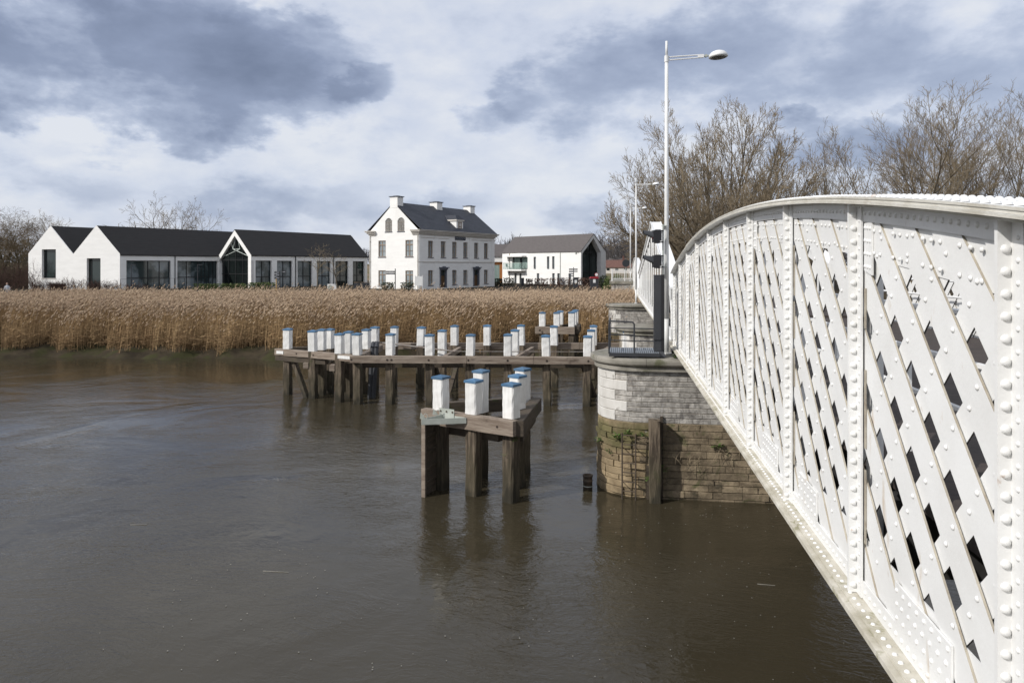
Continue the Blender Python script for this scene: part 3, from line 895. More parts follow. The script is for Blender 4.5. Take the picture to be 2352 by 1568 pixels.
# ------------------------------------------------------------------ stone piers
def stone_pier(label, sc, lc, Rr, ztop, lend, white_th, rows_up, hup, rows_low, hlow, capo=.20, capm='cap_stone', q_seen=None):
    root = thing('stone_pier', label, 'bridge pier', (0, 0, 0), BROT)
    Ls = lend - lc
    def pt(q, off):
        if q < Ls:
            s, l = sc - Rr - off, lend - q
        elif q < Ls + PI * Rr:
            th = (q - Ls) / Rr
            s, l = sc - (Rr + off) * math.cos(th), lc - (Rr + off) * math.sin(th)
        else:
            s, l = sc + Rr + off, lc + (q - Ls - PI * Rr)
        return s, -l
    Q = 2 * Ls + PI * Rr
    zw = ztop - .31                                   # top of the wall
    # core and coping
    outline = [pt(q, -.010) for q in [0] + [Ls + PI * Rr * i / 24 for i in range(25)] + [Q]]
    mb = MB(); mb.prism([(a, b, -1.5) for a, b in outline], (0, 0, zw + 1.5)); mb.build('core', 'mortar', root)
    outline = [pt(q, .10) for q in [0] + [Ls + PI * Rr * i / 24 for i in range(25)] + [Q]]
    mb = MB(); mb.prism([(a, b, zw + .002) for a, b in outline], (0, 0, ztop - .004 - zw - .002)); mb.build('cap_slab', capm, root)
    prof = [(-.05, .004), (.04, .004), (.055, .05), (.085, .065), (.085, .095), (.125, .12), (.18, .15), (capo, .185), (capo + .005, .25), (capo - .01, .295), (capo - .05, .31), (-.05, .31)]
    q = 0.0
    while q < Q - .05:
        ln = min(random.uniform(.85, 1.25), Q - q)
        n = max(2, int(ln / .14))
        qs = [q + .004 + (ln - .008) * i / n for i in range(n + 1)]
        mb = MB()
        vs = []
        for u in qs:
            for (o_, z) in prof:
                a, b = pt(u, o_)
                vs.append((a, b, zw + z))
        k = len(prof); fs = []
        for i in range(n):
            for j in range(k):
                fs.append((i * k + j, i * k + (j + 1) % k, (i + 1) * k + (j + 1) % k, (i + 1) * k + j))
        fs.append(tuple(range(k - 1, -1, -1))); fs.append(tuple(range(n * k, n * k + k)))
        mb.add(vs, fs)
        mb.build('cap_stone', capm, root)
        q += ln
    def stone(q0, q1, z0, z1, out, mat, jit=0.0):
        n = 1 if q1 < Ls else max(1, int((q1 - q0) / .13))
        g = .0045
        vs = []
        for i in range(n + 1):
            u = q0 + g + (q1 - q0 - 2 * g) * i / n
            oj = out + random.uniform(-jit, jit)
            for (o_, z) in ((-.06, z0 + g), (oj - .010, z0 + g), (oj, z0 + g + .012), (oj + random.uniform(-jit, jit), z1 - g - .012), (oj - .010, z1 - g), (-.06, z1 - g)):
                a, b = pt(u, o_)
                vs.append((a, b, z))
        fs = []
        for i in range(n):
            for j in range(6):
                fs.append((i * 6 + j, (i + 1) * 6 + j, (i + 1) * 6 + (j + 1) % 6, i * 6 + (j + 1) % 6))
        fs.append(tuple(range(0, 6))); fs.append(tuple(range(n * 6 + 5, n * 6 - 1, -1)))
        mb = MB(); mb.add(vs, fs)
        mb.build('stone', mat, root)
    qend = Ls + Rr * R(150) if q_seen is None else q_seen
    z = zw
    for rp in range(rows_up // 2):
        z1, z0 = z, z - 2 * hup
        qa = Ls + Rr * R(white_th if rp % 2 == 0 else white_th - 17)
        cuts = [qa, Ls + Rr * R(72 if rp % 2 else 200), qend]
        cuts = sorted(c for c in cuts if c <= qend + 1e-6)
        if rp % 2 == 0: cuts = [qa, (qa + qend) / 2 + .3, qend]
        for i in range(len(cuts) - 1):
            stone(cuts[i], cuts[i + 1], z0, z1, .012, 'stone_white')
        for sub in range(2):
            q = -.2 if sub else .05
            while q < qa - .02:
                ln = random.choice((.42, .5, .56, .62))
                if qa - (q + ln) < .2: ln = qa - q
                stone(max(q, 0), q + ln, z1 - hup * (sub + 1), z1 - hup * sub, random.uniform(0, .008), 'stone_grey', .004)
                q += ln
        z = z0
    for r_ in range(rows_low):
        hh = hlow * random.uniform(.72, 1.2)
        q = random.uniform(-.4, 0)
        while q < qend:
            ln = random.uniform(.30, .72)
            stone(max(q, 0), min(q + ln, qend), z - hh, z, random.uniform(.0, .032) + (.015 if r_ > 1 else 0), 'stone_low2' if q > Ls - .3 else 'stone_low', .016)
            q += ln
        z -= hh
    return root

pier = stone_pier('rounded stone pier in the foreground water with pale blocks above mossy yellow stones', 19.0, .63, 1.1, 3.39, 4.7, 37, 10, .126, 13, .172)
pier_mid = stone_pier('low stone pier under the swing span, seen through the platform rails', 31.4, 1.21, 1.1, 3.08, 3.6, 37, 6, .15, 7, .28, q_seen=3.6)
pier_far = stone_pier('stone pier with a pale corner and lamp post on top, standing in the reeds', 47.3, .66, 1.15, 3.18, 4.4, 37, 10, .15, 4, .28, q_seen=6.0)

# abutment of the far bank
abut = thing('bridge_abutment', 'grey stone abutment wall under the white railing, behind the reeds', 'abutment', (0, 0, 0), BROT)
p0 = at(1403, 645.4, 66.0); s_ab = p0.x * BD.x + p0.y * BD.y; l_ab = p0.x * BN.x + p0.y * BN.y
mb = MB(); mb.box(s_ab + .05, s_ab + 9, -(l_ab + .1), -(l_ab + 9), .4, 3.98); mb.build('core', 'mortar', abut)
z = 3.98
for r_ in range(8):
    hh = random.uniform(.26, .34)
    q = l_ab + .03
    while q < l_ab + 3.2:
        ln = random.uniform(.5, 1.0)
        mb = MB(); o_ = random.uniform(0, .04)
        mb.box(s_ab - o_, s_ab + .3, -(q + .01), -(q + ln - .012), z - hh + .012, z); mb.build('stone', 'stone_grey', abut)
        q += ln
    z -= hh
for i in range(4):
    mb = MB(); mb.box(s_ab - .12, s_ab + .5, -(l_ab - .12 + i * 1.05), -(l_ab - .12 + (i + 1) * 1.05 - .01), 3.984, 4.24); mb.build('cap_stone', 'cap_stone', abut)
mb = MB(); mb.box(s_ab + .45, s_ab + 8.9, -(l_ab - .08), -(l_ab + 9), 3.984, 4.20); mb.build('pavement', 'cap_stone', abut)
# railing on it
rail = thing('railing', 'white ornamental railing with curled bars on top of the stone abutment', 'railing', (0, 0, 0), BROT)
RS = s_ab + .2
mb = MB(); mb.tube((RS, -(l_ab + .12), 4.24), (RS, -(l_ab + .12), 5.36), .06, .06, 8); mb.build('post', 'lamp', rail)
for dl in (1.25, 2.5):
    mb = MB(); mb.tube((RS, -(l_ab + dl), 4.24), (RS, -(l_ab + dl), 5.32), .03, .03, 6); mb.build('post', 'lamp', rail)
for z in (4.42, 5.18, 5.30):
    mb = MB(); mb.box(RS - .02, RS + .02, -(l_ab + .12), -(l_ab + 2.5), z - .018, z + .018); mb.build('rail', 'lamp', rail)
for i in range(14):
    yb = l_ab + .27 + i * .165
    mb = MB(); mb.tube((RS, -yb, 4.42), (RS, -yb, 5.18), .012, .012, 5)
    for zc, sg in ((4.50, 1), (5.10, -1)):
        pts = [(RS, -yb - .05 + .05 * math.cos(t), zc + sg * .05 * math.sin(t)) for t in [PI * 1.5 * k / 5 for k in range(6)]]
        mb.path(pts, .010, 4)
    mb.build('baluster', 'lamp', rail)

# ------------------------------------------------------------------ timber piles and beams
def pile(parent, x, y, ztop, wd, rz, zwhite, zbot=-.9, lean=(0, 0), white=True):
    """one squared pile: wood below, white above, blue cap on top"""
    def ring(z, h, j):
        c, s = math.cos(rz), math.sin(rz)
        ch = h * .82
        pts = []
        for (a, b) in ((h, ch), (ch, h), (-ch, h), (-h, ch), (-h, -ch), (-ch, -h), (ch, -h), (h, -ch)):
            a += random.uniform(-j, j); b += random.uniform(-j, j)
            k = (z - 1.0)
            pts.append((x + a * c - b * s + lean[0] * k, y + a * s + b * c + lean[1] * k, z))
        return pts
    h = wd / 2
    def shaft(zs, j, mat, name, hh):
        mb = MB()
        vs = []
        for z in zs: vs += ring(z, hh, j)
        n = len(zs); fs = []
        for k in range(n - 1):
            for i in range(8):
                fs.append((k * 8 + i, k * 8 + (i + 1) % 8, (k + 1) * 8 + (i + 1) % 8, (k + 1) * 8 + i))
        fs.append(tuple(range(7, -1, -1))); fs.append(tuple(range((n - 1) * 8, n * 8)))
        mb.add(vs, fs)
        return mb
    n1 = 8
    zs = [zbot + (zwhite - zbot) * i / n1 for i in range(n1 + 1)]
    o = shaft(zs, .014, 'pile', 'pile', h * .97).build('pile', 'pile', parent)
    if white:
        n2 = 5
        zs = [zwhite + .001 + (ztop - .058 - zwhite) * i / n2 for i in range(n2 + 1)]
        shaft(zs, .007, 'pile_white', 'painted_top', h).build('painted_top', 'pile_white', o)
        mb = MB()
        hc = h + .014
        vs = []
        z1 = ztop
        for z, q in ((z1 - .058, hc), (z1 - .002, hc)):
            vs += [(x + (a * math.cos(rz) - b * math.sin(rz)) * q + lean[0] * (z - 1), y + (a * math.sin(rz) + b * math.cos(rz)) * q + lean[1] * (z - 1), z) for a, b in ((1, 1), (-1, 1), (-1, -1), (1, -1))]
        vs.append((x + lean[0] * (z1 - 1), y + lean[1] * (z1 - 1), z1 + .045))
        mb.add(vs, [(3, 2, 1, 0), (0, 1, 5, 4), (1, 2, 6, 5), (2, 3, 7, 6), (3, 0, 4, 7), (4, 5, 8), (5, 6, 8), (6, 7, 8), (7, 4, 8)])
        mb.build('pile_cap', 'blue', o)
    return o

def beam(parent, a, b, wd, hg, mat='beam', nseg=7, name='beam', rnd=0.0):
    """a, b: end points of the centre line of the top; wd to both sides, hg down"""
    a, b = Vector(a), Vector(b)
    d = (b - a); L = d.length; d.normalize()
    sd = Vector((-d.y, d.x, 0)).normalized()
    up = d.cross(sd) if d.cross(sd).z > 0 else -d.cross(sd)
    vs = []
    for i in range(nseg + 1):
        p = a + d * (L * i / nseg)
        tap = 1.0
        for (u, v_) in ((-1, -.04), (-.9, 0), (.9, 0), (1, -.04), (1, -.96), (.9, -1), (-.9, -1), (-1, -.96)):
            q = p + sd * (u * wd / 2 + random.uniform(-.006, .006)) + up * (v_ * hg + random.uniform(-.007, .007))
            vs.append(q)
    fs = []
    for k in range(nseg):
        for i in range(8):
            fs.append((k * 8 + i, k * 8 + (i + 1) % 8, (k + 1) * 8 + (i + 1) % 8, (k + 1) * 8 + i))
    fs.append(tuple(range(7, -1, -1))); fs.append(tuple(range(nseg * 8, nseg * 8 + 8)))
    mb = MB(); mb.add(vs, fs)
    return mb.build(name, mat, parent)

def bolt(parent, p, nrm, r=.035):
    mb = MB(); n = Vector(nrm).normalized()
    mb.tube(Vector(p) - n * .03, Vector(p) + n * .008, r, r, 8)
    return mb.build('bolt', 'bolt', parent)

ZT, ZBM = 2.84, 2.0          # pile tops, beam tops
# --- near dolphin ------------------------------------------------------------
dol = thing('timber_dolphin', 'nearest timber pile cluster in the river, six blue-capped piles in a three-sided beam frame', 'mooring dolphin', at(1100, 1130, 18.2) * 1)
dol.location = (0, 0, 0)
dAB = Vector((2.40, -1.50, 0)).normalized()
rzn = math.atan2(dAB.y, dAB.x)
def gp(x, Z): return Vector(((x - CXP) / FPX * Z, Z, 0))
for (x, Z, tw) in ((1013, 18.35, 0), (1088, 17.85, 0), (1174, 17.35, -.35), (1104, 19.3, 0), (1188, 18.5, -.5), (1200.5, 19.75, -.5)):
    p = gp(x, Z)
    pile(dol, p.x, p.y, ZT + random.uniform(-.02, .02), .325, rzn + tw * .2, ZBM + .005 if Z < 19 else ZBM - .25, zbot=-1.0, lean=(random.uniform(-.004, .004), 0))
off = Vector((-dAB.y, dAB.x, 0)) * -.27
A_ = gp(979, 18.62) + off * .35; B_ = gp(1187, 17.05) + off * .2; C_ = gp(1229, 20.0)
up2 = Vector((0, 0, ZBM))
beam(dol, A_ + up2, B_ + up2, .24, .36)
dBC = (C_ - B_).normalized(); sBC = Vector((dBC.y, -dBC.x, 0))
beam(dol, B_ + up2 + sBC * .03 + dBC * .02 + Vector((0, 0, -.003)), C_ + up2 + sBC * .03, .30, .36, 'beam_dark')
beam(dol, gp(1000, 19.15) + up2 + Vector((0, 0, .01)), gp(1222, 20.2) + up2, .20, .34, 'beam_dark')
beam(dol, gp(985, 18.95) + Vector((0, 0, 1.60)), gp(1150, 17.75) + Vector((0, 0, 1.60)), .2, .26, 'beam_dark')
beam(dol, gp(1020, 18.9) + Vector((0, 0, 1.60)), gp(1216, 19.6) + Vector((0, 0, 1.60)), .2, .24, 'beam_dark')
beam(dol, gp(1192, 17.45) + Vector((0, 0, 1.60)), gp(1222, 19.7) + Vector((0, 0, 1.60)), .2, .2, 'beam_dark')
fn = Vector((dAB.y, -dAB.x, 0))
for t in (.33, .84):
    bolt(dol, A_ + (B_ - A_) * t + fn * .12 + Vector((0, 0, ZBM - .17)), fn, .03)

# --- steel bracket with the board panel ---------------------------------------
gau = thing('board_panel_bracket', 'grey steel bracket holding a tall weathered board panel at the nearest dolphin', 'fender frame')
q0, q1 = gp(970.5, 17.72), gp(1002, 18.32)
dq = (q1 - q0); Lq = dq.length; dq.normalize(); nq = Vector((dq.y, -dq.x, 0))
nb = 5
for i in range(nb):                        # upright boards
    a = q0 + dq * (Lq * i / nb + .004); b = q0 + dq * (Lq * (i + 1) / nb - .004)
    mb = MB(); mb.prism([(a.x, a.y, -.8), (b.x, b.y, -.8), (b.x, b.y, 1.84), (a.x, a.y, 1.84)], nq * .03); mb.build('board', 'beam_dark', gau)
for z in (.28, .62, 1.02, 1.4, 1.7):
    a = q0 + dq * .03 + nq * .031; b = q0 + dq * (Lq - .02) + nq * .031
    mb = MB(); mb.prism([(a.x, a.y, z), (b.x, b.y, z + .05), (b.x, b.y, z + .1), (a.x, a.y, z + .05)], nq * .03); mb.build('batten', 'beam_dark', gau)
for (z0, z1) in ((1.05, 1.7), (-.1, .28)):
    a = q0 + dq * .08 + nq * .0315; b = q0 + dq * (Lq - .1) + nq * .0315
    mb = MB(); mb.prism([(a.x, a.y, z0), (a.x + .04 * dq.x, a.y + .04 * dq.y, z0), (b.x, b.y, z1), (b.x - .04 * dq.x, b.y - .04 * dq.y, z1)], nq * .02); mb.build('brace', 'beam_dark', gau)
mb = MB(); a = q0 - dq * .055
mb.prism([(a.x, a.y, -.8), (q0.x - .003 * dq.x, q0.y - .003 * dq.y, -.8), (q0.x - .003 * dq.x, q0.y - .003 * dq.y, 1.86), (a.x, a.y, 1.86)], nq * .1); mb.build('edge_board', 'beam', gau)
# bracket: two flat bars meeting at the left, a plate on the beam
E0 = gp(967.5, 17.45); E1 = gp(1071, 17.62); E2 = gp(1020, 18.05)
zb = 1.87
def flat_bar(p, q, z0, z1, th, name):
    p, q = Vector(p), Vector(q); d = (q - p).normalized(); s = Vector((-d.y, d.x, 0)) * th
    mb = MB(); mb.prism([(p.x, p.y, z0), (q.x, q.y, z0), (q.x, q.y, z1), (p.x, p.y, z1)], s); return mb.build(name, 'galv', gau)
flat_bar(E0, E1, zb - .05, zb + .075, .02, 'bracket_bar')
flat_bar(E0 + Vector((.02, .03, 0)), E2, zb - .03, zb + .075, .02, 'bracket_bar')
flat_bar(E2, E1 + Vector((-.05, .03, 0)), zb - .03, zb + .075, .02, 'bracket_bar')
mb = MB(); mb.prism([(E0.x, E0.y, zb - .052), (E1.x, E1.y, zb - .052), (E2.x, E2.y, zb - .052)], (0, 0, -.012)); mb.build('bracket_plate', 'galv', gau)
P0 = A_ + (B_ - A_) * .22 + fn * .125; P1 = A_ + (B_ - A_) * .385 + fn * .125
mb = MB(); mb.prism([(P0.x, P0.y, ZBM - .28), (P1.x, P1.y, ZBM - .28), (P1.x, P1.y, ZBM + .10), (P0.x, P0.y, ZBM + .10)], fn * .015); mb.build('mounting_plate', 'galv', gau)
for t in (.1, .5, .9):
    pp = P0 + (P1 - P0) * t + fn * .016 + Vector((0, 0, ZBM + .03)); mb = MB(); mb.tube(pp, pp + fn * .02, .022, .022, 6); mb.build('bolt', 'rust', gau)
for px, Z in ((969, 17.5), (998, 17.95)):
    c = gp(px, Z) + Vector((0, 0, zb + .075))
    mb = MB(); mb.prism([(c.x - .05, c.y, c.z), (c.x + .09, c.y, c.z), (c.x - .03, c.y, c.z + .16)], (0, .015, 0)); mb.build('lug', 'galv', gau)
    mb = MB(); pts = [c + Vector((.09 + .05 * math.cos(t), -.02, .06 + .07 * math.sin(t))) for t in [2 * PI * k / 9 for k in range(10)]]
    mb.path(pts, .008, 5); mb.build('ring', 'galv', gau)

# --- long jetty ---------------------------------------------------------------
jet = thing('timber_jetty', 'long timber guide jetty of white blue-capped piles joined by weathered beams, ending at the pier', 'jetty')
rzj = math.atan2(-BN.y * -1, BN.x) * 1.0
rzj = math.atan2(BN.y, BN.x)
front = ((822, 767), (896, 766.7), (987.6, 768), (1079, 766), (1166.6, 765.5), (1255.8, 764), (1348.5, 768))
for i, (x, ty) in enumerate(front):
    p = gp(x, 29.6 - .0008 * (x - 822)); pile(jet, p.x, p.y, ZT + random.uniform(-.04, .04), random.uniform(.31, .345), rzj + random.uniform(-.06, .06), ZBM + .005, lean=(random.uniform(-.025, .025), random.uniform(-.02, .02)))
for (x, Z) in ((1016, 31.4), (1183, 31.5), (1358.6, 31.5)):
    p = gp(x, Z); pile(jet, p.x, p.y, ZT + random.uniform(-.01, .03), .33, rzj, 1.75, lean=(random.uniform(-.01, .01), 0))
for (x, Z) in ((904.5, 33.2), (966, 33.4), (1044, 33.6), (1119, 33.6), (1198, 33.6), (1274, 33.6), (1363, 33.6), (1440, 31.0 - .6)):
    p = gp(x, Z); pile(jet, p.x, p.y, ZT + random.uniform(-.04, .06), random.uniform(.31, .345), rzj + random.uniform(-.06, .06), ZBM - .04, lean=(random.uniform(-.025, .025), 0))
# front beam in butted lengths, bolted
cuts = [808, 902, 988 - 202 + 0, ]
xs_b = [808, 900, 1078 - 5, 1225, 1405]
yoff = -.28
for i in range(len(xs_b) - 1):
    a = gp(xs_b[i], 29.6 - .0008 * (xs_b[i] - 822)); b = gp(xs_b[i + 1], 29.6 - .0008 * (xs_b[i + 1] - 822))
    o3 = Vector((0, yoff, ZBM + .003 * (i % 2)))
    beam(jet, a + o3 + BN * .006, b + o3 - BN * .006, .22, .29, 'beam')
for x in (812, 893, 903, 987, 1077, 1166, 1255, 1349):
    p = gp(x, 29.6 - .0008 * (x - 822)); bolt(jet, p + Vector((0, yoff - .11, ZBM - .15)), (0, -1, 0), .045)
xs_c = [872, 1010, 1180, 1330, 1470]
for i in range(len(xs_c) - 1):
    a = gp(xs_c[i], 33.9); b = gp(xs_c[i + 1], 33.9)
    beam(jet, a + Vector((0, .0, ZBM + .03)) + BN * .006, b + Vector((0, 0, ZBM + .03)) - BN * .006, .22, .30, 'beam')
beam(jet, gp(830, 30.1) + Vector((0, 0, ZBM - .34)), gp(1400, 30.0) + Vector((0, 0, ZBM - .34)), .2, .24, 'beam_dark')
for x in (1016, 1183, 1358):                      # cross braces between the rows
    a = gp(x + 4, 30.0) + Vector((0, 0, ZBM - .1)); b = gp(x + 40, 33.6) + Vector((0, 0, ZBM - .12))
    beam(jet, a, b, .16, .2, 'beam', 3, 'cross_brace')
    a = gp(x - 20, 30.1) + Vector((0, 0, ZBM - .3)); b = gp(x + 14, 31.6) + Vector((0, 0, -.3))
    beam(jet, a, b, .18, .18, 'beam_dark', 4, 'brace')
    a = gp(x + 40, 33.7) + Vector((0, 0, ZBM - .4)); b = gp(x + 8, 31.9) + Vector((0, 0, -.4))
    beam(jet, a, b, .18, .18, 'beam_dark', 4, 'brace')
# long conduit on the jetty
mb = MB(); mb.tube(gp(862, 32.2) + Vector((0, 0, ZBM + .26)), gp(1046, 30.6) + Vector((0, 0, ZBM + .02)), .032, .032, 8)
mb.tube(gp(1046, 30.6) + Vector((0, 0, ZBM + .02)), gp(1400, 30.35) + Vector((0, 0, ZBM + .03)), .018, .018, 8); mb.build('conduit', 'conduit', jet)
mb = MB()
for dx in (0, .16):
    mb.path([gp(858, 31.4) + Vector((dx, 0, ZBM + .3)), gp(856, 31.2) + Vector((dx, 0, ZBM + .1)), gp(852, 31.0) + Vector((dx, 0, .9)), gp(848, 30.9) + Vector((dx, 0, -.4))], .10, 8)
mb.build('drain_pipe', 'anthracite', jet)

# --- left end of the jetty: V-shaped dolphin -----------------------------------
jle = thing('timber_dolphin', 'timber pile cluster at the left end of the jetty with slanting beam', 'mooring dolphin')
TA, TB, TC = gp(640, 32.0), gp(817, 29.75), gp(868, 33.4)
dT = (TB - TA).normalized(); nT = Vector((dT.y, -dT.x, 0)); rzT = math.atan2(dT.y, dT.x)
for (x, Z, zw) in ((661, 31.75, ZBM), (719, 30.85, ZBM), (780, 30.05, ZBM), (739.5, 31.6, ZBM - .03), (757.5, 32.3, ZBM - .05), (800, 30.9, ZBM - .1), (842, 31.9, ZBM - .02), (861, 32.9, ZBM)):
    p = gp(x, Z); pile(jle, p.x, p.y, ZT + random.uniform(-.03, .05), .32, rzT * .35 + random.uniform(-.05, .05), zw + .005, lean=(random.uniform(-.012, .012), 0))
zz = Vector((0, 0, ZBM))
beam(jle, TA + nT * .12 + zz, TB + nT * .12 + zz, .24, .28, 'beam')
beam(jle, TA + nT * .10 + dT * .02 + Vector((0, 0, ZBM - .30)), TB + nT * .0 - dT * 1.6 + Vector((0, 0, ZBM - .30)), .24, .22, 'beam_dark')
beam(jle, TB + Vector((.16, .02, ZBM - .004)), TC + Vector((.1, 0, ZBM + .0)), .26, .28, 'beam')
beam(jle, TA + Vector((.1, .2, ZBM + .006)), TC + Vector((-.2, .2, ZBM + .01)), .2, .26, 'beam_dark')
# plates and bolts
def plate(parent, p, d, n, ln, hg, name='rusty_plate'):
    p = Vector(p); mb = MB(); a = p - d * ln / 2; b = p + d * ln / 2
    mb.prism([(a.x, a.y, p.z - hg / 2), (b.x, b.y, p.z - hg / 2), (b.x, b.y, p.z + hg / 2), (a.x, a.y, p.z + hg / 2)], n * .012); return mb.build(name, 'pile_white', parent)
plate(jle, TA + dT * .35 + nT * .245 + Vector((0, 0, ZBM - .14)), dT, nT, .42, .13)
plate(jle, TB - dT * .45 + nT * .245 + Vector((0, 0, ZBM - .12)), dT, nT, .9, .13)
for t in (.3, .52): bolt(jle, TA + (TB - TA) * t + nT * .24 + Vector((0, 0, ZBM - .14)), nT, .04)
beam(jle, gp(676, 31.6) + Vector((0, 0, ZBM - .35)), gp(714, 30.9) + Vector((0, 0, -.25)), .18, .22, 'pile', 5, 'brace')
beam(jle, gp(765, 30.6) + Vector((0, 0, ZBM - .35)), gp(800, 30.9) + Vector((0, 0, .4)), .18, .22, 'pile', 5, 'brace')
for x, Z in ((703, 30.8), (763, 30.1)):
    p = gp(x, Z); mb = MB(); mb.box(p.x - .1, p.x + .12, p.y - .1, p.y + .6, ZBM - .72, ZBM - .48); mb.build('tie_beam', 'beam', jle)

# --- small dolphin on the bank --------------------------------------------------
dl3 = thing('timber_dolphin', 'small timber dolphin farthest away, standing against the reeds left of the far pier', 'mooring dolphin')
for (x, Z) in ((1245.7, 43.4), (1279, 43.3), (1313, 43.1), (1287, 44.6), (1318, 44.2), (1322, 45.2)):
    p = gp(x, Z); pile(dl3, p.x, p.y, ZT + random.uniform(-.02, .04), .36, rzj, ZBM + .02)
beam(dl3, gp(1229.5, 43.3) + zz, gp(1320, 42.9) + zz, .26, .42, 'beam')
beam(dl3, gp(1322, 43.0) + zz + Vector((.08, 0, .004)), gp(1330, 45.4) + zz, .28, .42, 'beam_dark')
beam(dl3, gp(1236, 44.2) + zz + Vector((0, 0, .004)), gp(1326, 45.3) + zz, .24, .4, 'beam_dark')
for x in (1240, 1303): bolt(dl3, gp(x, 43.0) + Vector((0, -.0, ZBM - .2)), (0, -1, 0), .06)

# --- bare pipe stub in the water --------------------------------------------------
stub = thing('steel_pipe_stub', 'short dark steel pipe stub standing in the water left of the stone pier', 'pipe', tuple(gp(1350, 18.35)))
mb = MB(); mb.lathe((0, 0, -.8), (0, 0, 1), ((.118, 0), (.118, .98), (.124, .985), (.124, 1.01), (.118, 1.015), (.118, 1.10), (.126, 1.105), (.132, 1.12), (.132, 1.145), (.118, 1.15), (.104, 1.15), (.104, 1.02)), 18); mb.build('shell', 'rust', stub, True)
mb = MB(); mb.lathe((0, 0, .06), (0, 0, 1), ((.1235, 0), (.1235, .02)), 18); mb.build('band', 'galv', stub)

# --- timber post on the pier ---------------------------------------------------------
tpo = thing('fender_post', 'tall split timber fender post standing in the water against the stone pier wall', 'post')
p = gp(1504, 17.30)
pile(tpo, p.x, p.y, 2.02, .285, BROT, 1.96, white=False, zbot=-1.0)
mb = MB(); c0 = gp(1519, 17.46); u = BN
for k, (x, Z, w_, z1) in enumerate(((1519.5, 17.5, .07, 2.0), (1488, 17.5, .06, .8))):
    p = gp(x, Z); mb = MB()
    mb.prism([(p.x - u.x * w_ / 2, p.y - u.y * w_ / 2, -1), (p.x + u.x * w_ / 2, p.y + u.y * w_ / 2, -1), (p.x + u.x * w_ / 2, p.y + u.y * w_ / 2, z1), (p.x - u.x * w_ / 2, p.y - u.y * w_ / 2, z1)], BD * .16); mb.build('side_plank', 'beam_dark', tpo)

# --- ladder ---------------------------------------------------------------------------
lad = thing('iron_ladder', 'rusty iron ladder fixed to the rounded pier wall', 'ladder')
for x in (1429, 1460):
    p = gp(x, 17.52 if x < 1440 else 17.42); mb = MB(); mb.tube((p.x, p.y, -.6), (p.x, p.y, 1.60), .018, .018, 6); mb.build('rail', 'rust', lad)
pa, pb = gp(1429, 17.52), gp(1460, 17.42)
for k in range(8):
    z = 1.55 - k * .225; mb = MB(); mb.tube((pa.x, pa.y, z), (pb.x, pb.y, z), .014, .014, 6); mb.build('rung', 'rust', lad)
for z in (1.2, .35):
    for q in (pa, pb):
        mb = MB(); mb.tube((q.x, q.y, z), (q.x + BD.x * .45, q.y + BD.y * .45, z + .02), .012, .012, 5); mb.build('bracket', 'rust', lad)

# --- service platform, dark column -------------------------------------------------------
CAPZ = 3.39
plat = thing('service_platform', 'small dark railed platform with a metal grating on top of the near stone pier', 'platform', (0, 0, 0))
g0, g1, g2, g3 = gp(1399, 17.75), gp(1515, 17.60), gp(1509, 18.75), gp(1401.5, 18.85)
zg = CAPZ + .10
mb = MB(); mb.prism([(q.x, q.y, zg) for q in (g0, g1, g2, g3)], (0, 0, .02)); mb.build('grating_frame', 'anthracite', plat)
mb = MB()
for i in range(24):
    t0 = (i + .15) / 24; t1 = (i + .7) / 24
    a, b = g0.lerp(g1, t0), g0.lerp(g1, t1); c, d = g3.lerp(g2, t1), g3.lerp(g2, t0)
    mb.prism([(a.x, a.y, zg + .022), (b.x, b.y, zg + .022), (c.x, c.y, zg + .022), (d.x, d.y, zg + .022)], (0, 0, .014))
mb.build('grating_bars', 'grating', plat, kind='stuff')
mb = MB(); mb.prism([(g0.x, g0.y - .03, zg - .06), (g1.x, g1.y - .03, zg - .06), (g1.x, g1.y - .03, zg + .015), (g0.x, g0.y - .03, zg + .015)], (0, .028, 0)); mb.build('edge_beam', 'anthracite', plat)
rr = .018
def rail_path(pts, r=rr, name='rail'):
    mb = MB(); mb.path(pts, r, 6); return mb.build(name, 'anthracite', plat)
V3 = lambda q, z: Vector((q.x, q.y, z))
H1 = .80
m0 = g0.lerp(g1, .50)
rail_path([V3(g0, zg), V3(g0, zg + H1 - .05), V3(g0.lerp(m0, .06), zg + H1), V3(g0.lerp(m0, .94), zg + H1 - .02), V3(m0, zg + H1 - .07), V3(m0, zg - .02)], .02, 'gate_frame')
rail_path([V3(g0, zg + .47), V3(m0, zg + .46)])
for z in (.60, .30):
    rail_path([V3(g0, zg + z + .03), V3(g3, zg + z + .03)])
    rail_path([V3(g0, zg + z + .03), V3(g0.lerp(g1, .9), zg + z + .02)], .015)
rail_path([V3(g3, zg), V3(g3, zg + .8)], .02, 'post'); rail_path([V3(g3, zg + .8), V3(g0, zg + H1)], .018)
for q in (g0.lerp(g1, .5),):
    mb = MB(); mb.box(q.x - .03, q.x + .03, q.y - .01, q.y + .03, CAPZ, zg - .001); mb.box(q.x - .12, q.x + .1, q.y - .05, q.y + .05, CAPZ, CAPZ + .02); mb.build('foot', 'anthracite', plat)
dcol = thing('cable_column', 'tall dark grey box column beside the lamp post at the platform corner', 'column')
q = gp(1515, 17.85)
u, v_ = BN, BD
def cbox(c, u0, u1, v0, v1, z0, z1, mat, name, parent):
    mb = MB(); pts = [c + u * a + v_ * b for a, b in ((u0, v0), (u1, v0), (u1, v1), (u0, v1))]
    mb.prism([(p.x, p.y, z0) for p in pts], (0, 0, z1 - z0)); return mb.build(name, mat, parent)
cbox(q, -.135, .045, .0, .32, CAPZ + .05, 5.42, 'anthracite', 'casing', dcol)
cbox(q, .048, .115, -.03, .25, CAPZ + .03, 5.43, 'black', 'channel', dcol)
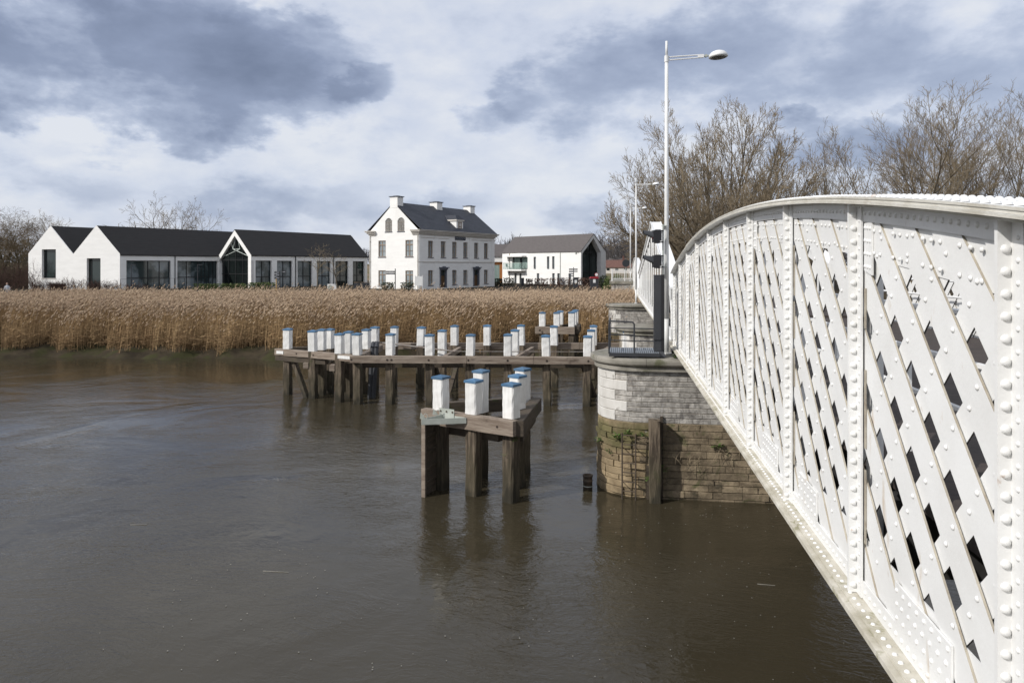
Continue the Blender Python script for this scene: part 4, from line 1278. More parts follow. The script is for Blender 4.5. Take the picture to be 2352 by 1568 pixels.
mb = MB(); b0 = q + u * -.12 + v_ * -.12; b1 = q + u * .16 + v_ * -.12; b2 = q + u * .08 + v_ * -.03; b3 = q + u * -.04 + v_ * -.03
mb.add([(b0.x, b0.y, CAPZ + .002), (b1.x, b1.y, CAPZ + .002), (b1.x, b1.y, CAPZ + .03), (b0.x, b0.y, CAPZ + .03), (b2.x, b2.y, CAPZ + .16), (b3.x, b3.y, CAPZ + .16),
        (b2.x + .1 * v_.x, b2.y + .1 * v_.y, CAPZ + .16), (b3.x + .1 * v_.x, b3.y + .1 * v_.y, CAPZ + .16), (b1.x + .2 * v_.x, b1.y + .2 * v_.y, CAPZ + .002), (b0.x + .2 * v_.x, b0.y + .2 * v_.y, CAPZ + .002)],
       [(0, 1, 2, 3), (3, 2, 4, 5), (5, 4, 6, 7), (2, 1, 8, 6, 4), (3, 5, 7, 9, 0), (9, 7, 6, 8), (0, 9, 8, 1)]); mb.build('foot', 'anthracite', dcol)

# --- street lamps ------------------------------------------------------------------------------
def street_lamp(label, x, Z, z0, H):
    p = gp(x, Z)
    t = thing('street_lamp', label, 'street lamp', (p.x, p.y, z0), BROT, 'lamp posts along the bridge')
    arm_z = H - .43
    mb = MB(); mb.tube((0, 0, 0), (0, 0, .9), .062, .062, 12); mb.tube((0, 0, .9), (0, 0, arm_z), .062, .045, 12); mb.tube((0, 0, arm_z), (0, 0, H), .033, .030, 10); mb.build('pole', 'lamp', t, True)
    mb = MB(); mb.tube((0, 0, 0), (0, 0, .025), .13, .13, 12); mb.tube((0, 0, arm_z - .11), (0, 0, arm_z + .05), .058, .058, 12); mb.build('collar', 'lamp', t)
    Yd = -1
    mb = MB()
    mb.tube((0, -.04, arm_z + .02), (0, -.92, arm_z + .045), .016, .016, 6)
    mb.tube((0, -.04, arm_z - .06), (0, -.92, arm_z - .02), .016, .016, 6)
    mb.box(-.02, .02, -.93, -.78, arm_z - .03, arm_z + .055); mb.build('arm', 'lamp', t)
    mb = MB(); mb.tube((-.04, -.98, arm_z + .012), (.04, -.98, arm_z + .012), .035, .035, 10); mb.tube((0, -.93, arm_z + .012), (0, -1.06, arm_z + .012), .022, .022, 8); mb.build('joint', 'galv', t)
    head = MB()
    c = (0, -1.285, arm_z - .02)
    ax = (0.0, .06, 1)
    head.lathe(c, ax, ((.20, -.03), (.235, -.015), (.24, .01), (.235, .03), (.21, .075), (.16, .12), (.09, .148), (.02, .156)), 20)
    h = head.build('lamp_head', 'lamp', t, True)
    mb = MB(); mb.lathe(c, ax, ((.02, -.046), (.12, -.045), (.185, -.034), (.19, -.028)), 20); mb.build('lens', 'lamp_dark', h, True)
    return t
street_lamp('nearest and tallest-looking white street lamp, standing on the near stone pier', 1531, 18.5, CAPZ, 5.74 + EYE - CAPZ)
street_lamp('white street lamp on the far stone pier, between the other two lamps', 1461, 47.3, 3.18, 5.73 + EYE - 3.18)
street_lamp('smallest-looking white street lamp, by the railing on the abutment', 1448, 67.0, 4.22, 5.73 + EYE - 4.22)

# --- navigation signals ----------------------------------------------------------------------------
brk = thing('signal_bracket', 'slim grey steel pole strapped to the nearest lamp post, carrying two black signals', 'bracket pole')
bp = gp(1523, 18.25)
mb = MB(); mb.tube((bp.x, bp.y, 5.43), (bp.x, bp.y, EYE + 1.04), .022, .022, 8); mb.build('pole', 'galv', brk)
for z in (EYE + 1.02, EYE - .02):
    mb = MB(); mb.box(bp.x, bp.x + .1, bp.y - .015, bp.y + .22, z - .025, z); mb.build('strap', 'galv', brk)
for (yc, lab) in ((543, 'upper black signal lantern with a long hood, mounted beside the nearest lamp post'), (600.5, 'lower black signal lantern with a long hood, mounted beside the nearest lamp post')):
    c = at(1508.5, yc, 18.2)
    s = thing('signal_lantern', lab, 'signal lamp', tuple(c), 0)
    mb = MB()
    mb.prism([(-.10, -.10, -.15), (.105, -.10, -.155), (.105, -.10, .155), (-.10, -.10, .15)], (0, .22, 0))
    mb.prism([(-.06, -.08, .15), (.09, -.08, .156), (.08, -.08, .172), (-.04, -.08, .17)], (0, .18, 0))
    mb.prism([(-.05, -.08, -.151), (.09, -.08, -.156), (.05, -.08, -.175), (-.02, -.08, -.172)], (0, .18, 0)); mb.build('housing', 'black', s)
    # hood: open half tube tapering outward
    mb = MB(); n = 10; vs = []; fs = []
    for (xx, r, zc, a0, a1) in ((-.098, .115, .012, -30, 210), (-.335, .10, .06, 8, 172)):
        for i in range(n + 1):
            th = R(a0 + (a1 - a0) * i / n); vs.append((xx, .01 + r * math.cos(th), zc + r * math.sin(th)))
        for i in range(n + 1):
            th = R(a0 + (a1 - a0) * i / n); vs.append((xx, .01 + (r - .008) * math.cos(th), zc + (r - .008) * math.sin(th)))
    k = n + 1
    for i in range(n):
        fs += [(i, 2 * k + i, 2 * k + i + 1, i + 1), (k + i, k + i + 1, 3 * k + i + 1, 3 * k + i), (2 * k + i, 3 * k + i, 3 * k + i + 1, 2 * k + i + 1), (i, i + 1, k + i + 1, k + i)]
    fs += [(0, k, 3 * k, 2 * k), (k - 1, 3 * k - 1, 4 * k - 1, 2 * k - 1)]
    mb.add(vs, fs); mb.build('hood', 'visor', s)
    mb = MB(); mb.lathe((-.101, .01, 0), (-1, 0, 0), ((.075, 0), (.06, .02), (.03, .03)), 14); mb.build('lens', 'red' if yc < 560 else 'leaf_dark', s)
    mb = MB(); mb.box(.06, .10, -.106, -.101, -.135, -.115); mb.build('type_label', 'white', s)
    for z in (.14, -.14):
        mb = MB(); mb.box(.106, .17, -.03, .03, z - .018, z + .018); mb.build('clamp', 'black', s)
    mb = MB(); mb.path([(.106, -.05, .1), (.15, -.05, .08), (.13, -.05, .0), (.16, -.03, -.05)], .007, 5); mb.build('cable', 'black', s)

# --- weeds on the pier ------------------------------------------------------------------------------
def leaf_bunch(n, r, ln, up=.5, mat='weed', flat=.35):
    mb = MB()
    for i in range(n):
        th = random.uniform(0, 2 * PI); el = random.uniform(-.2, 1.1)
        d = Vector((math.cos(th) * math.cos(el), math.sin(th) * math.cos(el), math.sin(el) * up + .1)).normalized()
        b = Vector((random.uniform(-r, r), random.uniform(-r, r), random.uniform(-r, r) * .6))
        s = d.cross(Vector((0, 0, 1))); s = s.normalized() if s.length > .05 else Vector((1, 0, 0))
        l = ln * random.uniform(.5, 1.1); wv = l * flat * .5
        droop = Vector((0, 0, -l * .15))
        mb.add([b, b + d * l * .5 + s * wv, b + d * l + droop, b + d * l * .5 - s * wv], [(0, 1, 2), (0, 2, 3)])
    return mb
WEEDS = ((1462.5 - 48, 1005 - 2, 17.75, 26, .10, 'broad weed on the pier ledge above the ladder rail'), (1441, 995, 17.62, 24, .09, 'green weed on the ledge just over the top of the ladder'),
         (1473, 998, 17.5, 20, .09, 'green weed on the pier ledge right of the ladder'), (1375, 1009, 18.35, 20, .10, 'weed hanging on the left edge of the pier'),
         (1394, 1036, 18.0, 14, .07, 'trailing weed low on the left rounding of the pier'), (1649, 1027, 17.3, 22, .12, 'green tuft on the shaded pier wall near the bridge'),
         (1520, 1078, 17.35, 12, .09, 'small bright weed on the right edge of the fender post'), (1491, 1100, 17.3, 26, .07, 'mossy tuft on the left edge of the fender post'),
         (1556, 819, 17.7, 22, .12, 'grass tuft on top of the pier at the bridge foot'), (1517, 1030, 17.4, 8, .06, 'tiny weed high on the right edge of the fender post'),
         (1184, 1007, 17.15, 16, .09, 'weed sprouting from the right front pile of the nearest dolphin'), (1159, 1044, 17.2, 8, .05, 'tiny weed on the left side of the nearest dolphin front pile'))
for (x, y, Z, n, ln, lab) in WEEDS:
    p = at(x, y, Z)
    o = leaf_bunch(int(n * 1.4), .075, ln * 1.5).build('weed_tuft', 'weed', label=lab, category='weed', group='weeds on stone and timber')
    o.location = p
def bare_twigs(n, h, mat, spread=.6, seg=3, r=.006):
    mb = MB()
    for i in range(n):
        p = Vector((random.uniform(-spread, spread) * .3, random.uniform(-spread, spread) * .3, 0))
        d = Vector((random.uniform(-spread, spread), random.uniform(-spread, spread), 1)).normalized()
        l = h * random.uniform(.5, 1)
        for k in range(seg):
            q = p + d * l / seg
            mb.tube(p, q, r * (1 - k / seg * .6), r * (1 - (k + 1) / seg * .6), 3, False)
            if k > 0:
                d2 = (d + Vector((random.uniform(-1, 1), random.uniform(-1, 1), random.uniform(-.2, .8))) * .7).normalized()
                mb.tube(p, p + d2 * l * .35, r * .5, r * .25, 3, False)
            p = q
            d = (d + Vector((random.uniform(-1, 1), random.uniform(-1, 1), random.uniform(-.3, .3))) * .35).normalized()
    return mb
for (x, y, Z, lab) in ((1563, 1065, 17.28, 'dead twiggy plant growing on the shaded pier wall'), (1585, 1078, 17.25, 'sprawling dead twigs low on the shaded pier wall'), (1655, 1055, 17.2, 'drooping dry roots under the green tuft on the pier wall'),
                       (1700, 1040, 17.1, 'dry brown grass hanging on the pier wall close to the bridge edge')):
    o = bare_twigs(9, .42, 'twig_red', .8, 3, .005).build('dead_plant', 'twig', label=lab, category='dead plant', group='dead plants on the pier', kind='stuff')
    o.location = at(x, y, Z)

# --- floating reed stalks and foam ---------------------------------------------------------------------
for (x, y, ln, a, lab) in ((633, 1313, .50, -.18, 'long pale reed stalk floating on open water left of the nearest dolphin'), (318, 1205 + 0, .36, -.05, 'pale reed stalk floating in the left part of the river'), (1760, 1343, .30, -.3, 'thin reed stalk floating in the shade beside the bridge')):
    Z = EYE * FPX / (y - HYP); p = gp(x, Z)
    mb = MB(); mb.tube((-ln / 2, 0, .002), (ln / 2, .02, .006), .007, .004, 5); o = mb.build('floating_reed', 'foam', label=lab, category='reed stalk', group='reed stalks afloat'); o.location = (p.x, p.y, 0); o.rotation_euler = (0, 0, a)
fv, ff = [], []
for i in range(240):
    x = RNG.uniform(-6.5, 5.0); y = RNG.uniform(8.5, 14.5) + .5 * math.sin(x)
    if RNG.random() < .3: x = RNG.uniform(2, 6); y = RNG.uniform(13, 17)
    r = RNG.uniform(.004, .011)
    b = len(fv)
    for k in range(6):
        th = k * PI / 3; fv.append((x + r * 1.3 * math.cos(th), y + r * math.sin(th), .012))
    fv.append((x, y, .02))
    for k in range(6): ff.append((b + k, b + (k + 1) % 6, b + 6))
link('foam_flecks', np_mesh('foam_flecks', fv, ff, 'foam'), kind='stuff', label='tiny pale foam flecks drifting on the river surface')

# ------------------------------------------------------------------ buildings
def wall(mb, O, ax, n_in, zb, top, holes, depth=.18, mi=0, off=0.0):
    """wall sheet with openings and reveals. O: origin (x, y), ax: unit (x, y), n_in: inward unit; top: [(a, z)...] outline; holes: (a0, a1, z0, z1)"""
    O = Vector((O[0], O[1], 0)); ax = Vector((ax[0], ax[1], 0)); ni = Vector((n_in[0], n_in[1], 0))
    def topz(a):
        for (a0, z0), (a1, z1) in zip(top, top[1:]):
            if a0 - 1e-6 <= a <= a1 + 1e-6:
                return z0 + (z1 - z0) * (a - a0) / max(1e-6, a1 - a0)
        return top[-1][1]
    P = lambda a, z, d=0: tuple(O + ax * a + ni * d + Vector((0, 0, z)))
    cuts = sorted(set([round(t[0], 4) for t in top] + [round(h[0], 4) for h in holes] + [round(h[1], 4) for h in holes]))
    for a, b in zip(cuts, cuts[1:]):
        if b - a < 1e-4: continue
        mid = (a + b) / 2
        hs = sorted([h for h in holes if h[0] < mid < h[1]], key=lambda h: h[2])
        z = zb
        for h in hs:
            if h[2] > z + 1e-4: mb.add([P(a, z), P(b, z), P(b, h[2]), P(a, h[2])], [(0, 1, 2, 3)], mi)
            z = h[3]
        mb.add([P(a, z), P(b, z), P(b, topz(b)), P(a, topz(a))], [(0, 1, 2, 3)], mi)
    for (a0, a1, z0, z1) in holes:
        for q in ([P(a0, z0), P(a0, z1), P(a0, z1, depth), P(a0, z0, depth)], [P(a1, z0), P(a1, z0, depth), P(a1, z1, depth), P(a1, z1)],
                  [P(a0, z0), P(a0, z0, depth), P(a1, z0, depth), P(a1, z0)], [P(a0, z1), P(a1, z1), P(a1, z1, depth), P(a0, z1, depth)]):
            mb.add(q, [(0, 1, 2, 3)], mi)

def window(parent, O, ax, n_in, hole, depth, frame, pane, vs=(), hs=(), bar=.06, sill=None, name='window', curve=False):
    O = Vector((O[0], O[1], 0)); ax = Vector((ax[0], ax[1], 0)); ni = Vector((n_in[0], n_in[1], 0))
    a0, a1, z0, z1 = hole
    P = lambda a, z, d: O + ax * a + ni * d + Vector((0, 0, z))
    def slab(mb, b0, b1, y0, y1, d0, d1):
        mb.prism([P(b0, y0, d0), P(b1, y0, d0), P(b1, y1, d0), P(b0, y1, d0)], ni * (d1 - d0))
    mb = MB()
    g = .002
    slab(mb, a0 + g, a0 + bar, z0 + g, z1 - g, depth - .05, depth + .02)
    slab(mb, a1 - bar, a1 - g, z0 + g, z1 - g, depth - .05, depth + .02)
    slab(mb, a0 + bar + .001, a1 - bar - .001, z0 + g, z0 + bar, depth - .05, depth + .02)
    slab(mb, a0 + bar + .001, a1 - bar - .001, z1 - bar, z1 - g, depth - .05, depth + .02)
    for f, wd in vs:
        c = a0 + (a1 - a0) * f; slab(mb, c - wd / 2, c + wd / 2, z0 + bar + .001, z1 - bar - .001, depth - .045, depth + .018)
    for f, wd in hs:
        c = z0 + (z1 - z0) * f; slab(mb, a0 + bar + .001, a1 - bar - .001, c - wd / 2, c + wd / 2, depth - .040, depth + .016)
    o = mb.build(name, frame, parent)
    mb = MB(); slab(mb, a0 + g, a1 - g, z0 + g, z1 - g, depth + .022, depth + .034); mb.build('pane', pane, o)
    if sill:
        mb = MB(); slab(mb, a0 - .06, a1 + .06, z0 - .10, z0 - .004, -.06, depth - .052); mb.build('sill', sill, o)
    return o

def solve_t(P, d, x):
    k = (x - CXP) / FPX
    return (P[0] - k * P[1]) / (k * d[1] - d[0])

E1 = (.5344, .8453); E2 = (-.8453, .5344)
BZ = GZ - .25

# ---------- the old house ----------------------------------------------------------------
hx, hy = (962 - CXP) / FPX * 88.0, 88.0
house = thing('white_house', 'two-storey white house with slate roof, three chimneys and a small dormer, in the middle', 'house', (hx, hy, 0), math.atan2(E1[1], E1[0]))
HP = (hx, hy)
HL = solve_t(HP, E1, 1135.6); HW = solve_t(HP, E2, 849.6)
ez = EYE + 4.02
zr = EYE + 7.95
hz_ = lambda y, Z=88.0: EYE + (HYP - y) * Z / FPX
# window lists in local a
fx = [solve_t(HP, E1, x) for x in (989.2, 1018.1, 1044.1, 1069.4, 1094.1, 1116.6)]
ww = .50
up0, up1 = EYE + 1.05, EYE + 3.08
lo0, lo1 = EYE - 2.45, EYE - .58
fholes = [(a - ww, a + ww, up0, up1) for a in fx]
fholes += [(fx[i] - ww, fx[i] + ww, lo0, lo1) for i in (0, 2, 3, 5)]
doors = [(fx[i] - .62, fx[i] + .62, GZ + .1, EYE - .55) for i in (1, 4)]
mb = MB()
wall(mb, (0, 0), (1, 0), (0, 1), BZ, [(0, ez), (HL, ez)], fholes + doors, .30)
ga = [solve_t(HP, E2, x) for x in (877.6, 940.0)]
gw = .62
gholes = []
for i, a in enumerate(ga):
    gholes += [(a - gw, a + gw, EYE + 1.1, EYE + 3.15), (a - gw, a + gw, EYE - 2.55, EYE - .6)]
ga2 = [solve_t(HP, E2, x) for x in (892.7, 921.0)]
aw = .56
arch = [(a - aw, a + aw, EYE + 4.25, EYE + 5.40) for a in ga2]
# the arched heads: narrow upright holes that follow the curve
archtop = []
for a in ga2:
    n = 8
    for i in range(n):
        b0 = a - aw + 2 * aw * i / n; b1 = a - aw + 2 * aw * (i + 1) / n
        mid = (b0 + b1) / 2
        hgt = math.sqrt(max(0, aw * aw - (mid - a) ** 2))
        archtop.append((b0, b1, EYE + 4.25, EYE + 5.40 + hgt))
wall(mb, (0, 0), (0, 1), (1, 0), BZ, [(0, ez + .3), (HW / 2, zr - .12), (HW, ez + .3)], gholes + archtop, .28)
wall(mb, (HL, 0), (0, 1), (-1, 0), BZ, [(0, ez + .3), (HW / 2, zr - .12), (HW, ez + .3)], [], .2)
wall(mb, (0, HW), (1, 0), (0, -1), BZ, [(0, ez), (HL, ez)], [], .2)
mb.build('wall', 'wall', house)
for i, h in enumerate(fholes):
    window(house, (0, 0), (1, 0), (0, 1), h, .24, 'frame_brown', 'pane_soft', ((.5, .07),), ((.72, .09), (.36, .035)), .08, 'bluestone')
for h in gholes:
    window(house, (0, 0), (0, 1), (1, 0), h, .11, 'frame_brown', 'pane_soft', ((.5, .07),), ((.73, .10), (.36, .03)), .08, 'bluestone')
for a in ga2:
    h = (a - aw, a + aw, EYE + 4.25, EYE + 5.42)
    o = window(house, (0, 0), (0, 1), (1, 0), h, .13, 'frame_brown', 'pane', ((.5, .06),), ((.35, .03), (.68, .03), (.97, .08)), .07, 'bluestone', 'arched_window')
    mb = MB(); pts = [(.155, a + (aw + .03) * math.cos(t), EYE + 5.42 + (aw + .03) * math.sin(t)) for t in [PI * k / 10 for k in range(11)]]
    mb.prism(pts, (.012, 0, 0)); mb.build('pane', 'pane', o)
    mb = MB()
    for k in range(1, 4):
        t = PI * k / 4; mb.tube((.14, a, EYE + 5.43), (.14, a + aw * .95 * math.cos(t), EYE + 5.43 + aw * .95 * math.sin(t)), .018, .018, 4)
    mb.build('fan_bars', 'frame_brown', o)
# doors with canopy
for (a0, a1, z0, z1) in doors:
    mb = MB(); mb.box(a0 + .12, a1 - .12, .20, .26, z0, z1 - .75); d = mb.build('door', 'door', house)
    mb = MB(); mb.box(a0 + .12, a1 - .12, .21, .235, z1 - .70, z1 - .06); mb.build('fanlight', 'pane', d)
    mb = MB()
    mb.box(a0 - .12, a0 + .1, -.04, .19, z0, z1 + .04); mb.box(a1 - .1, a1 + .12, -.04, .19, z0, z1 + .04); mb.box(a0 + .101, a1 - .101, -.035, .19, z1 - .05, z1 + .04)
    mb.build('door_surround', 'bluestone', house)
    mb = MB()
    mb.box(a0 - .25, a1 + .25, -.35, -.002, z1 + .25, z1 + .36); mb.box(a0 - .15, a1 + .15, -.2, -.003, z1 + .045, z1 + .248); mb.box((a0 + a1) / 2 - .2, (a0 + a1) / 2 + .2, -.3, -.004, z1 + .361, z1 + .46)
    mb.build('door_canopy', 'bluestone', house)
# belt course, frieze, pilasters
mb = MB(); mb.box(-.05, HL + .05, -.06, -.002, EYE + .40, EYE + .52); mb.build('belt_course', 'trim', house)
mb = MB(); mb.box(.0, fx[1] + 1.2, -.05, -.002, EYE + 3.42, EYE + 3.50); mb.box(fx[4] - 1.2, HL + .05, -.05, -.0025, EYE + 3.42, EYE + 3.50); mb.build('frieze_moulding', 'trim', house)
for a in (0.35, fx[1] - 1.35, fx[4] - 1.3, HL - .35):
    mb = MB(); mb.box(a - .35, a + .35, -.035, -.001, BZ, EYE + .398); mb.box(a - .35, a + .35, -.035, -.001, EYE + .522, ez - .25); mb.build('pilaster', 'wall', house)
# cornice: long sides and the returns on the gables
for y0, sg in ((0, -1), (HW, 1)):
    mb = MB()
    for d, z0, z1 in ((.12, ez - .22, ez - .02), (.30, ez - .018, ez + .16), (.46, ez + .162, ez + .30), (.54, ez + .302, ez + .38)):
        mb.box(-d + .02, HL + d - .02, min(y0, y0 + sg * d) + (.001 if sg < 0 else 0), max(y0, y0 + sg * d), z0, z1)
        mb.box(-d, .0 - .001, y0 + (0 if sg < 0 else -1.0), y0 + (1.0 if sg < 0 else 0), z0 + .001, z1 - .001)
    n = int(HL / .28)
    for i in range(n):
        mb.box(i * .28, i * .28 + .13, y0 + sg * .13, y0 + sg * .26, ez - .14, ez - .021)
    mb.build('cornice', 'trim', house)
# roof
def roof_slope(parent, x0, x1, ya, za, yb, zb, th, mat, name='roof', xa1=None):
    mb = MB(); mb.prism([(x0, ya, za), (x1, ya, za), (x1, yb, zb), (x0, yb, zb)], Vector((0, 0, -th)) + Vector((0, 0, 0))); return mb.build(name, mat, parent)
r1 = roof_slope(house, .0, HL, -.5, ez + .40, HW / 2, zr, .12, 'slate')
r2 = roof_slope(house, .001, HL - .001, HW + .5, ez + .401, HW / 2 + .0, zr + .001, .12, 'slate')
for (x0, x1, top_) in ((.0, 1.05, .62), (HL / 2 - .4, HL / 2 + .75, .50), (HL - 1.05, HL, .50)):
    x0 -= .02 if x0 == .0 else 0
    mb = MB(); mb.box(x0, x1, HW / 2 - .62, HW / 2 + .62, zr - .75, zr + top_); c = mb.build('chimney', 'wall', house)
    mb = MB(); mb.box(x0 - .1, x1 + .1, HW / 2 - .74, HW / 2 + .74, zr + top_ + .001, zr + top_ + .10); mb.box(x0 + .25, x1 - .25, HW / 2 - .3, HW / 2 + .3, zr + top_ + .101, zr + top_ + .18); mb.build('chimney_cap', 'bluestone', c)
# dormer
dx = solve_t(HP, E1, 1056.6) + .1
dz0 = ez + .42
mb = MB(); mb.box(dx - .72, dx + .72, .12, 2.4, dz0, dz0 + 1.42)
dm = mb.build('dormer', 'wall', house)
mb = MB(); mb.box(dx - .86, dx + .86, .0, 2.3, dz0 + 1.421, dz0 + 1.60); mb.build('dormer_cornice', 'trim', dm)
mb = MB(); zt_ = dz0 + 1.602
mb.add([(dx - .86, .0, zt_), (dx + .86, .0, zt_), (dx + .86, 2.9, zt_), (dx - .86, 2.9, zt_), (dx - .34, .55, zt_ + .62), (dx + .34, .55, zt_ + .62), (dx + .34, 3.2, zt_ + .62), (dx - .34, 3.2, zt_ + .62)],
       [(0, 1, 5, 4), (1, 2, 6, 5), (2, 3, 7, 6), (3, 0, 4, 7), (4, 5, 6, 7), (0, 3, 2, 1)]); mb.build('dormer_roof', 'slate', dm)
window(house, (0, 0.0), (1, 0), (0, 1), (dx - .36, dx + .36, dz0 + .08, dz0 + 1.3), .10, 'frame_brown', 'pane', ((.5, .06),), ((.5, .04),), .07, None, 'dormer_window')
# rain pipes at the corner and the far gable edge
for a, b in (((-.10, .12), ''), ((-.10, HW - .10), '')):
    mb = MB(); mb.tube((a[0], a[1], BZ), (a[0], a[1], ez - .24), .05, .05, 8)
    for z in (EYE - 2, EYE + .5, EYE + 3): mb.tube((a[0], a[1], z), (a[0], a[1], z + .08), .075, .075, 8)
    mb.build('drainpipe', 'trim', house)
# name plaque
px0 = (fx[2] + fx[3]) / 2
mb = MB(); mb.box(px0 - 1.15, px0 + 1.15, -.05, -.003, EYE + 3.34, EYE + 3.86); pl = mb.build('name_plaque', 'plaque', house)
tx = bpy.data.curves.new('lettering', 'FONT'); tx.body = 'DE KOOLPUTTEN'; tx.size = .30; tx.align_x = 'CENTER'; tx.align_y = 'CENTER'; tx.extrude = .004
tx.materials.append(M['letters'])
_t = bpy.data.objects.new('lettering_source', tx); COL.objects.link(_t)
bpy.context.view_layer.update()
_me = bpy.data.meshes.new_from_object(_t.evaluated_get(bpy.context.evaluated_depsgraph_get()))
bpy.data.objects.remove(_t)
to = link('lettering', _me, pl); to.location = (px0, -.056, EYE + 3.60); to.rotation_euler = (PI / 2, 0, 0)

# ---------- the long gallery at the left ------------------------------------------------------
LP = ((275.4 - CXP) / FPX * 86.0, 86.0)
gal = thing('modern_gallery', 'long white modern building with black roof, twin gables and wide glazed bays, at the left', 'building', (LP[0], LP[1], 0), math.atan2(E1[1], E1[0]))
g2 = (-.966, .259)
g2l = (g2[0] * E1[0] + g2[1] * E1[1], g2[0] * E2[0] + g2[1] * E2[1])      # end wall direction, local
GW = 6.87
ae, ar = EYE + 1.27, EYE + 4.70
XE = 13.4
ginw = (g2l[1], -g2l[0])
def gtop(w0):
    return [(w0, ae), (w0 + GW / 2, ar), (w0 + GW, ae)]
def gx_(w_): return (g2l[0] * w_, g2l[1] * w_)
LPe = LP
def w_of(x): return solve_t(LP, g2, x)
hA = (w_of(788 / 1.96 * .5742), w_of(680 / 1.96 * .5742), BZ + .1, EYE + .88)
hB = (w_of(438 / 1.96 * .5742), w_of(328 / 1.96 * .5742), EYE - 1.55, EYE + 2.0)
hC = (w_of(519 / 1.96 * .5742), w_of(382 / 1.96 * .5742), BZ + .05, EYE - 2.20)
mb = MB()
wall(mb, (0, 0), g2l, ginw, BZ, [(0, ae), (GW / 2, ar), (GW, ae), (GW * 1.5, ar + .05), (GW * 2, ae + .1)], [hA, hB, hC], .40)
# facade
fa = lambda x: solve_t(LP, E1, x)
w1 = (fa(290.3), fa(392.5), BZ + .05, EYE + .62); w2 = (fa(407.3), fa(502.5), BZ + .05, EYE + .62)
wall(mb, (0, 0), (1, 0), (0, 1), BZ, [(0, ae), (XE + .2, ae)], [w1, (w2[0], XE - .15, w2[2], w2[3])], .35)
wall(mb, (gx_(2 * GW)[0], gx_(2 * GW)[1]), (1, 0), (0, -1), BZ, [(0, ae), (24, ae)], [], .2)
mb.build('wall', 'wall', gal)
window(gal, (0, 0), g2l, ginw, hA, .36, 'frame_dark', 'pane', ((.82, .06),), (), .07, None)
window(gal, (0, 0), g2l, ginw, hB, .36, 'frame_dark', 'pane', ((.86, .08),), (), .07, 'trim')
window(gal, (0, 0), g2l, ginw, hC, .36, 'frame_dark', 'pane_black', (), (), .07, None)
window(gal, (0, 0), (1, 0), (0, 1), w1, .30, 'frame_dark', 'pane_pale', ((.50, .07), (.76, .07)), ((.44, .07),), .08, None)
window(gal, (0, 0), (1, 0), (0, 1), (w2[0], XE - .15, w2[2], w2[3]), .30, 'frame_dark', 'pane_pale', ((.25, .06), (.52, .05), (.61, .05), (.70, .05), (.80, .05), (.9, .05)), ((.44, .07),), .08, None)
for a in (fa(401.5),):
    mb = MB(); mb.tube((a, -.07, BZ), (a, -.07, ae - .05), .05, .05, 8); mb.build('drainpipe', 'frame_dark', gal)
def slope4(parent, pts, th, mat='roof_black', name='roof'):
    mb = MB(); mb.prism(pts, (0, 0, -th)); return mb.build(name, mat, parent)
c0, c1, c2, c3, c4 = gx_(-.12), gx_(GW / 2), gx_(GW), gx_(GW * 1.5), gx_(2 * GW + .12)
e = .02
slope4(gal, [(c0[0] + e, c0[1], ae + .03), (XE + .3, c0[1], ae + .03), (34.5, c1[1], ar + .12), (c1[0] + e, c1[1], ar + .12)], .1)
slope4(gal, [(c1[0] + e, c1[1] + .002, ar + .119), (34.5, c1[1] + .002, ar + .119), (34.5, c2[1] - .04, ae + .10), (c2[0] + e, c2[1] - .04, ae + .10)], .1)
slope4(gal, [(c2[0] + e, c2[1] + .04, ae + .11), (34.5, c2[1] + .04, ae + .11), (34.5, c3[1], ar + .17), (c3[0] + e, c3[1], ar + .17)], .1)
slope4(gal, [(c3[0] + e, c3[1] + .002, ar + .169), (34.5, c3[1] + .002, ar + .169), (34.5, c4[1], ae + .10), (c4[0] + e, c4[1], ae + .10)], .1)
# thin white verge on the gables
mb = MB()
for (a, za, b, zb_) in ((0, ae, GW / 2, ar), (GW / 2, ar, GW, ae), (GW, ae, GW * 1.5, ar + .05), (GW * 1.5, ar + .05, 2 * GW, ae + .1)):
    pa, pb = gx_(a), gx_(b)
    mb.prism([(pa[0], pa[1], za + .001), (pb[0], pb[1], zb_ + .001), (pb[0], pb[1], zb_ + .14), (pa[0], pa[1], za + .14)], (ginw[0] * .09, ginw[1] * .09, 0))
mb.build('verge', 'wall', gal)
# second block with the glazed gable
WB = 6.66
be, br = EYE + 1.34, EYE + 4.68
PB = (LP[0] + E1[0] * XE - E2[0] * WB, LP[1] + E1[1] * XE - E2[1] * WB)
XB = XE + solve_t(PB, E1, 843.5)
mb = MB()
fb = lambda x: XE + solve_t(PB, E1, x)
holes = []
for x0, x1 in ((645, 832), (895, 1072), (1133, 1303), (1358, 1518), (1573, 1724), (1775, 1912)):
    holes.append((fb((x0 / 2.904 + 800) * .5742), fb((x1 / 2.904 + 800) * .5742), BZ + .05, EYE + .66))
wall(mb, (0, -WB), (1, 0), (0, 1), BZ, [(XE, be), (XB, be)], holes, .35)
wall(mb, (XB, -WB), (0, 1), (-1, 0), BZ, [(0, be), (WB / 2, br), (WB, be)], [], .2)
wall(mb, (XE, 0), (1, 0), (0, -1), BZ, [(0.3, be), (XB - XE, be)], [], .2)
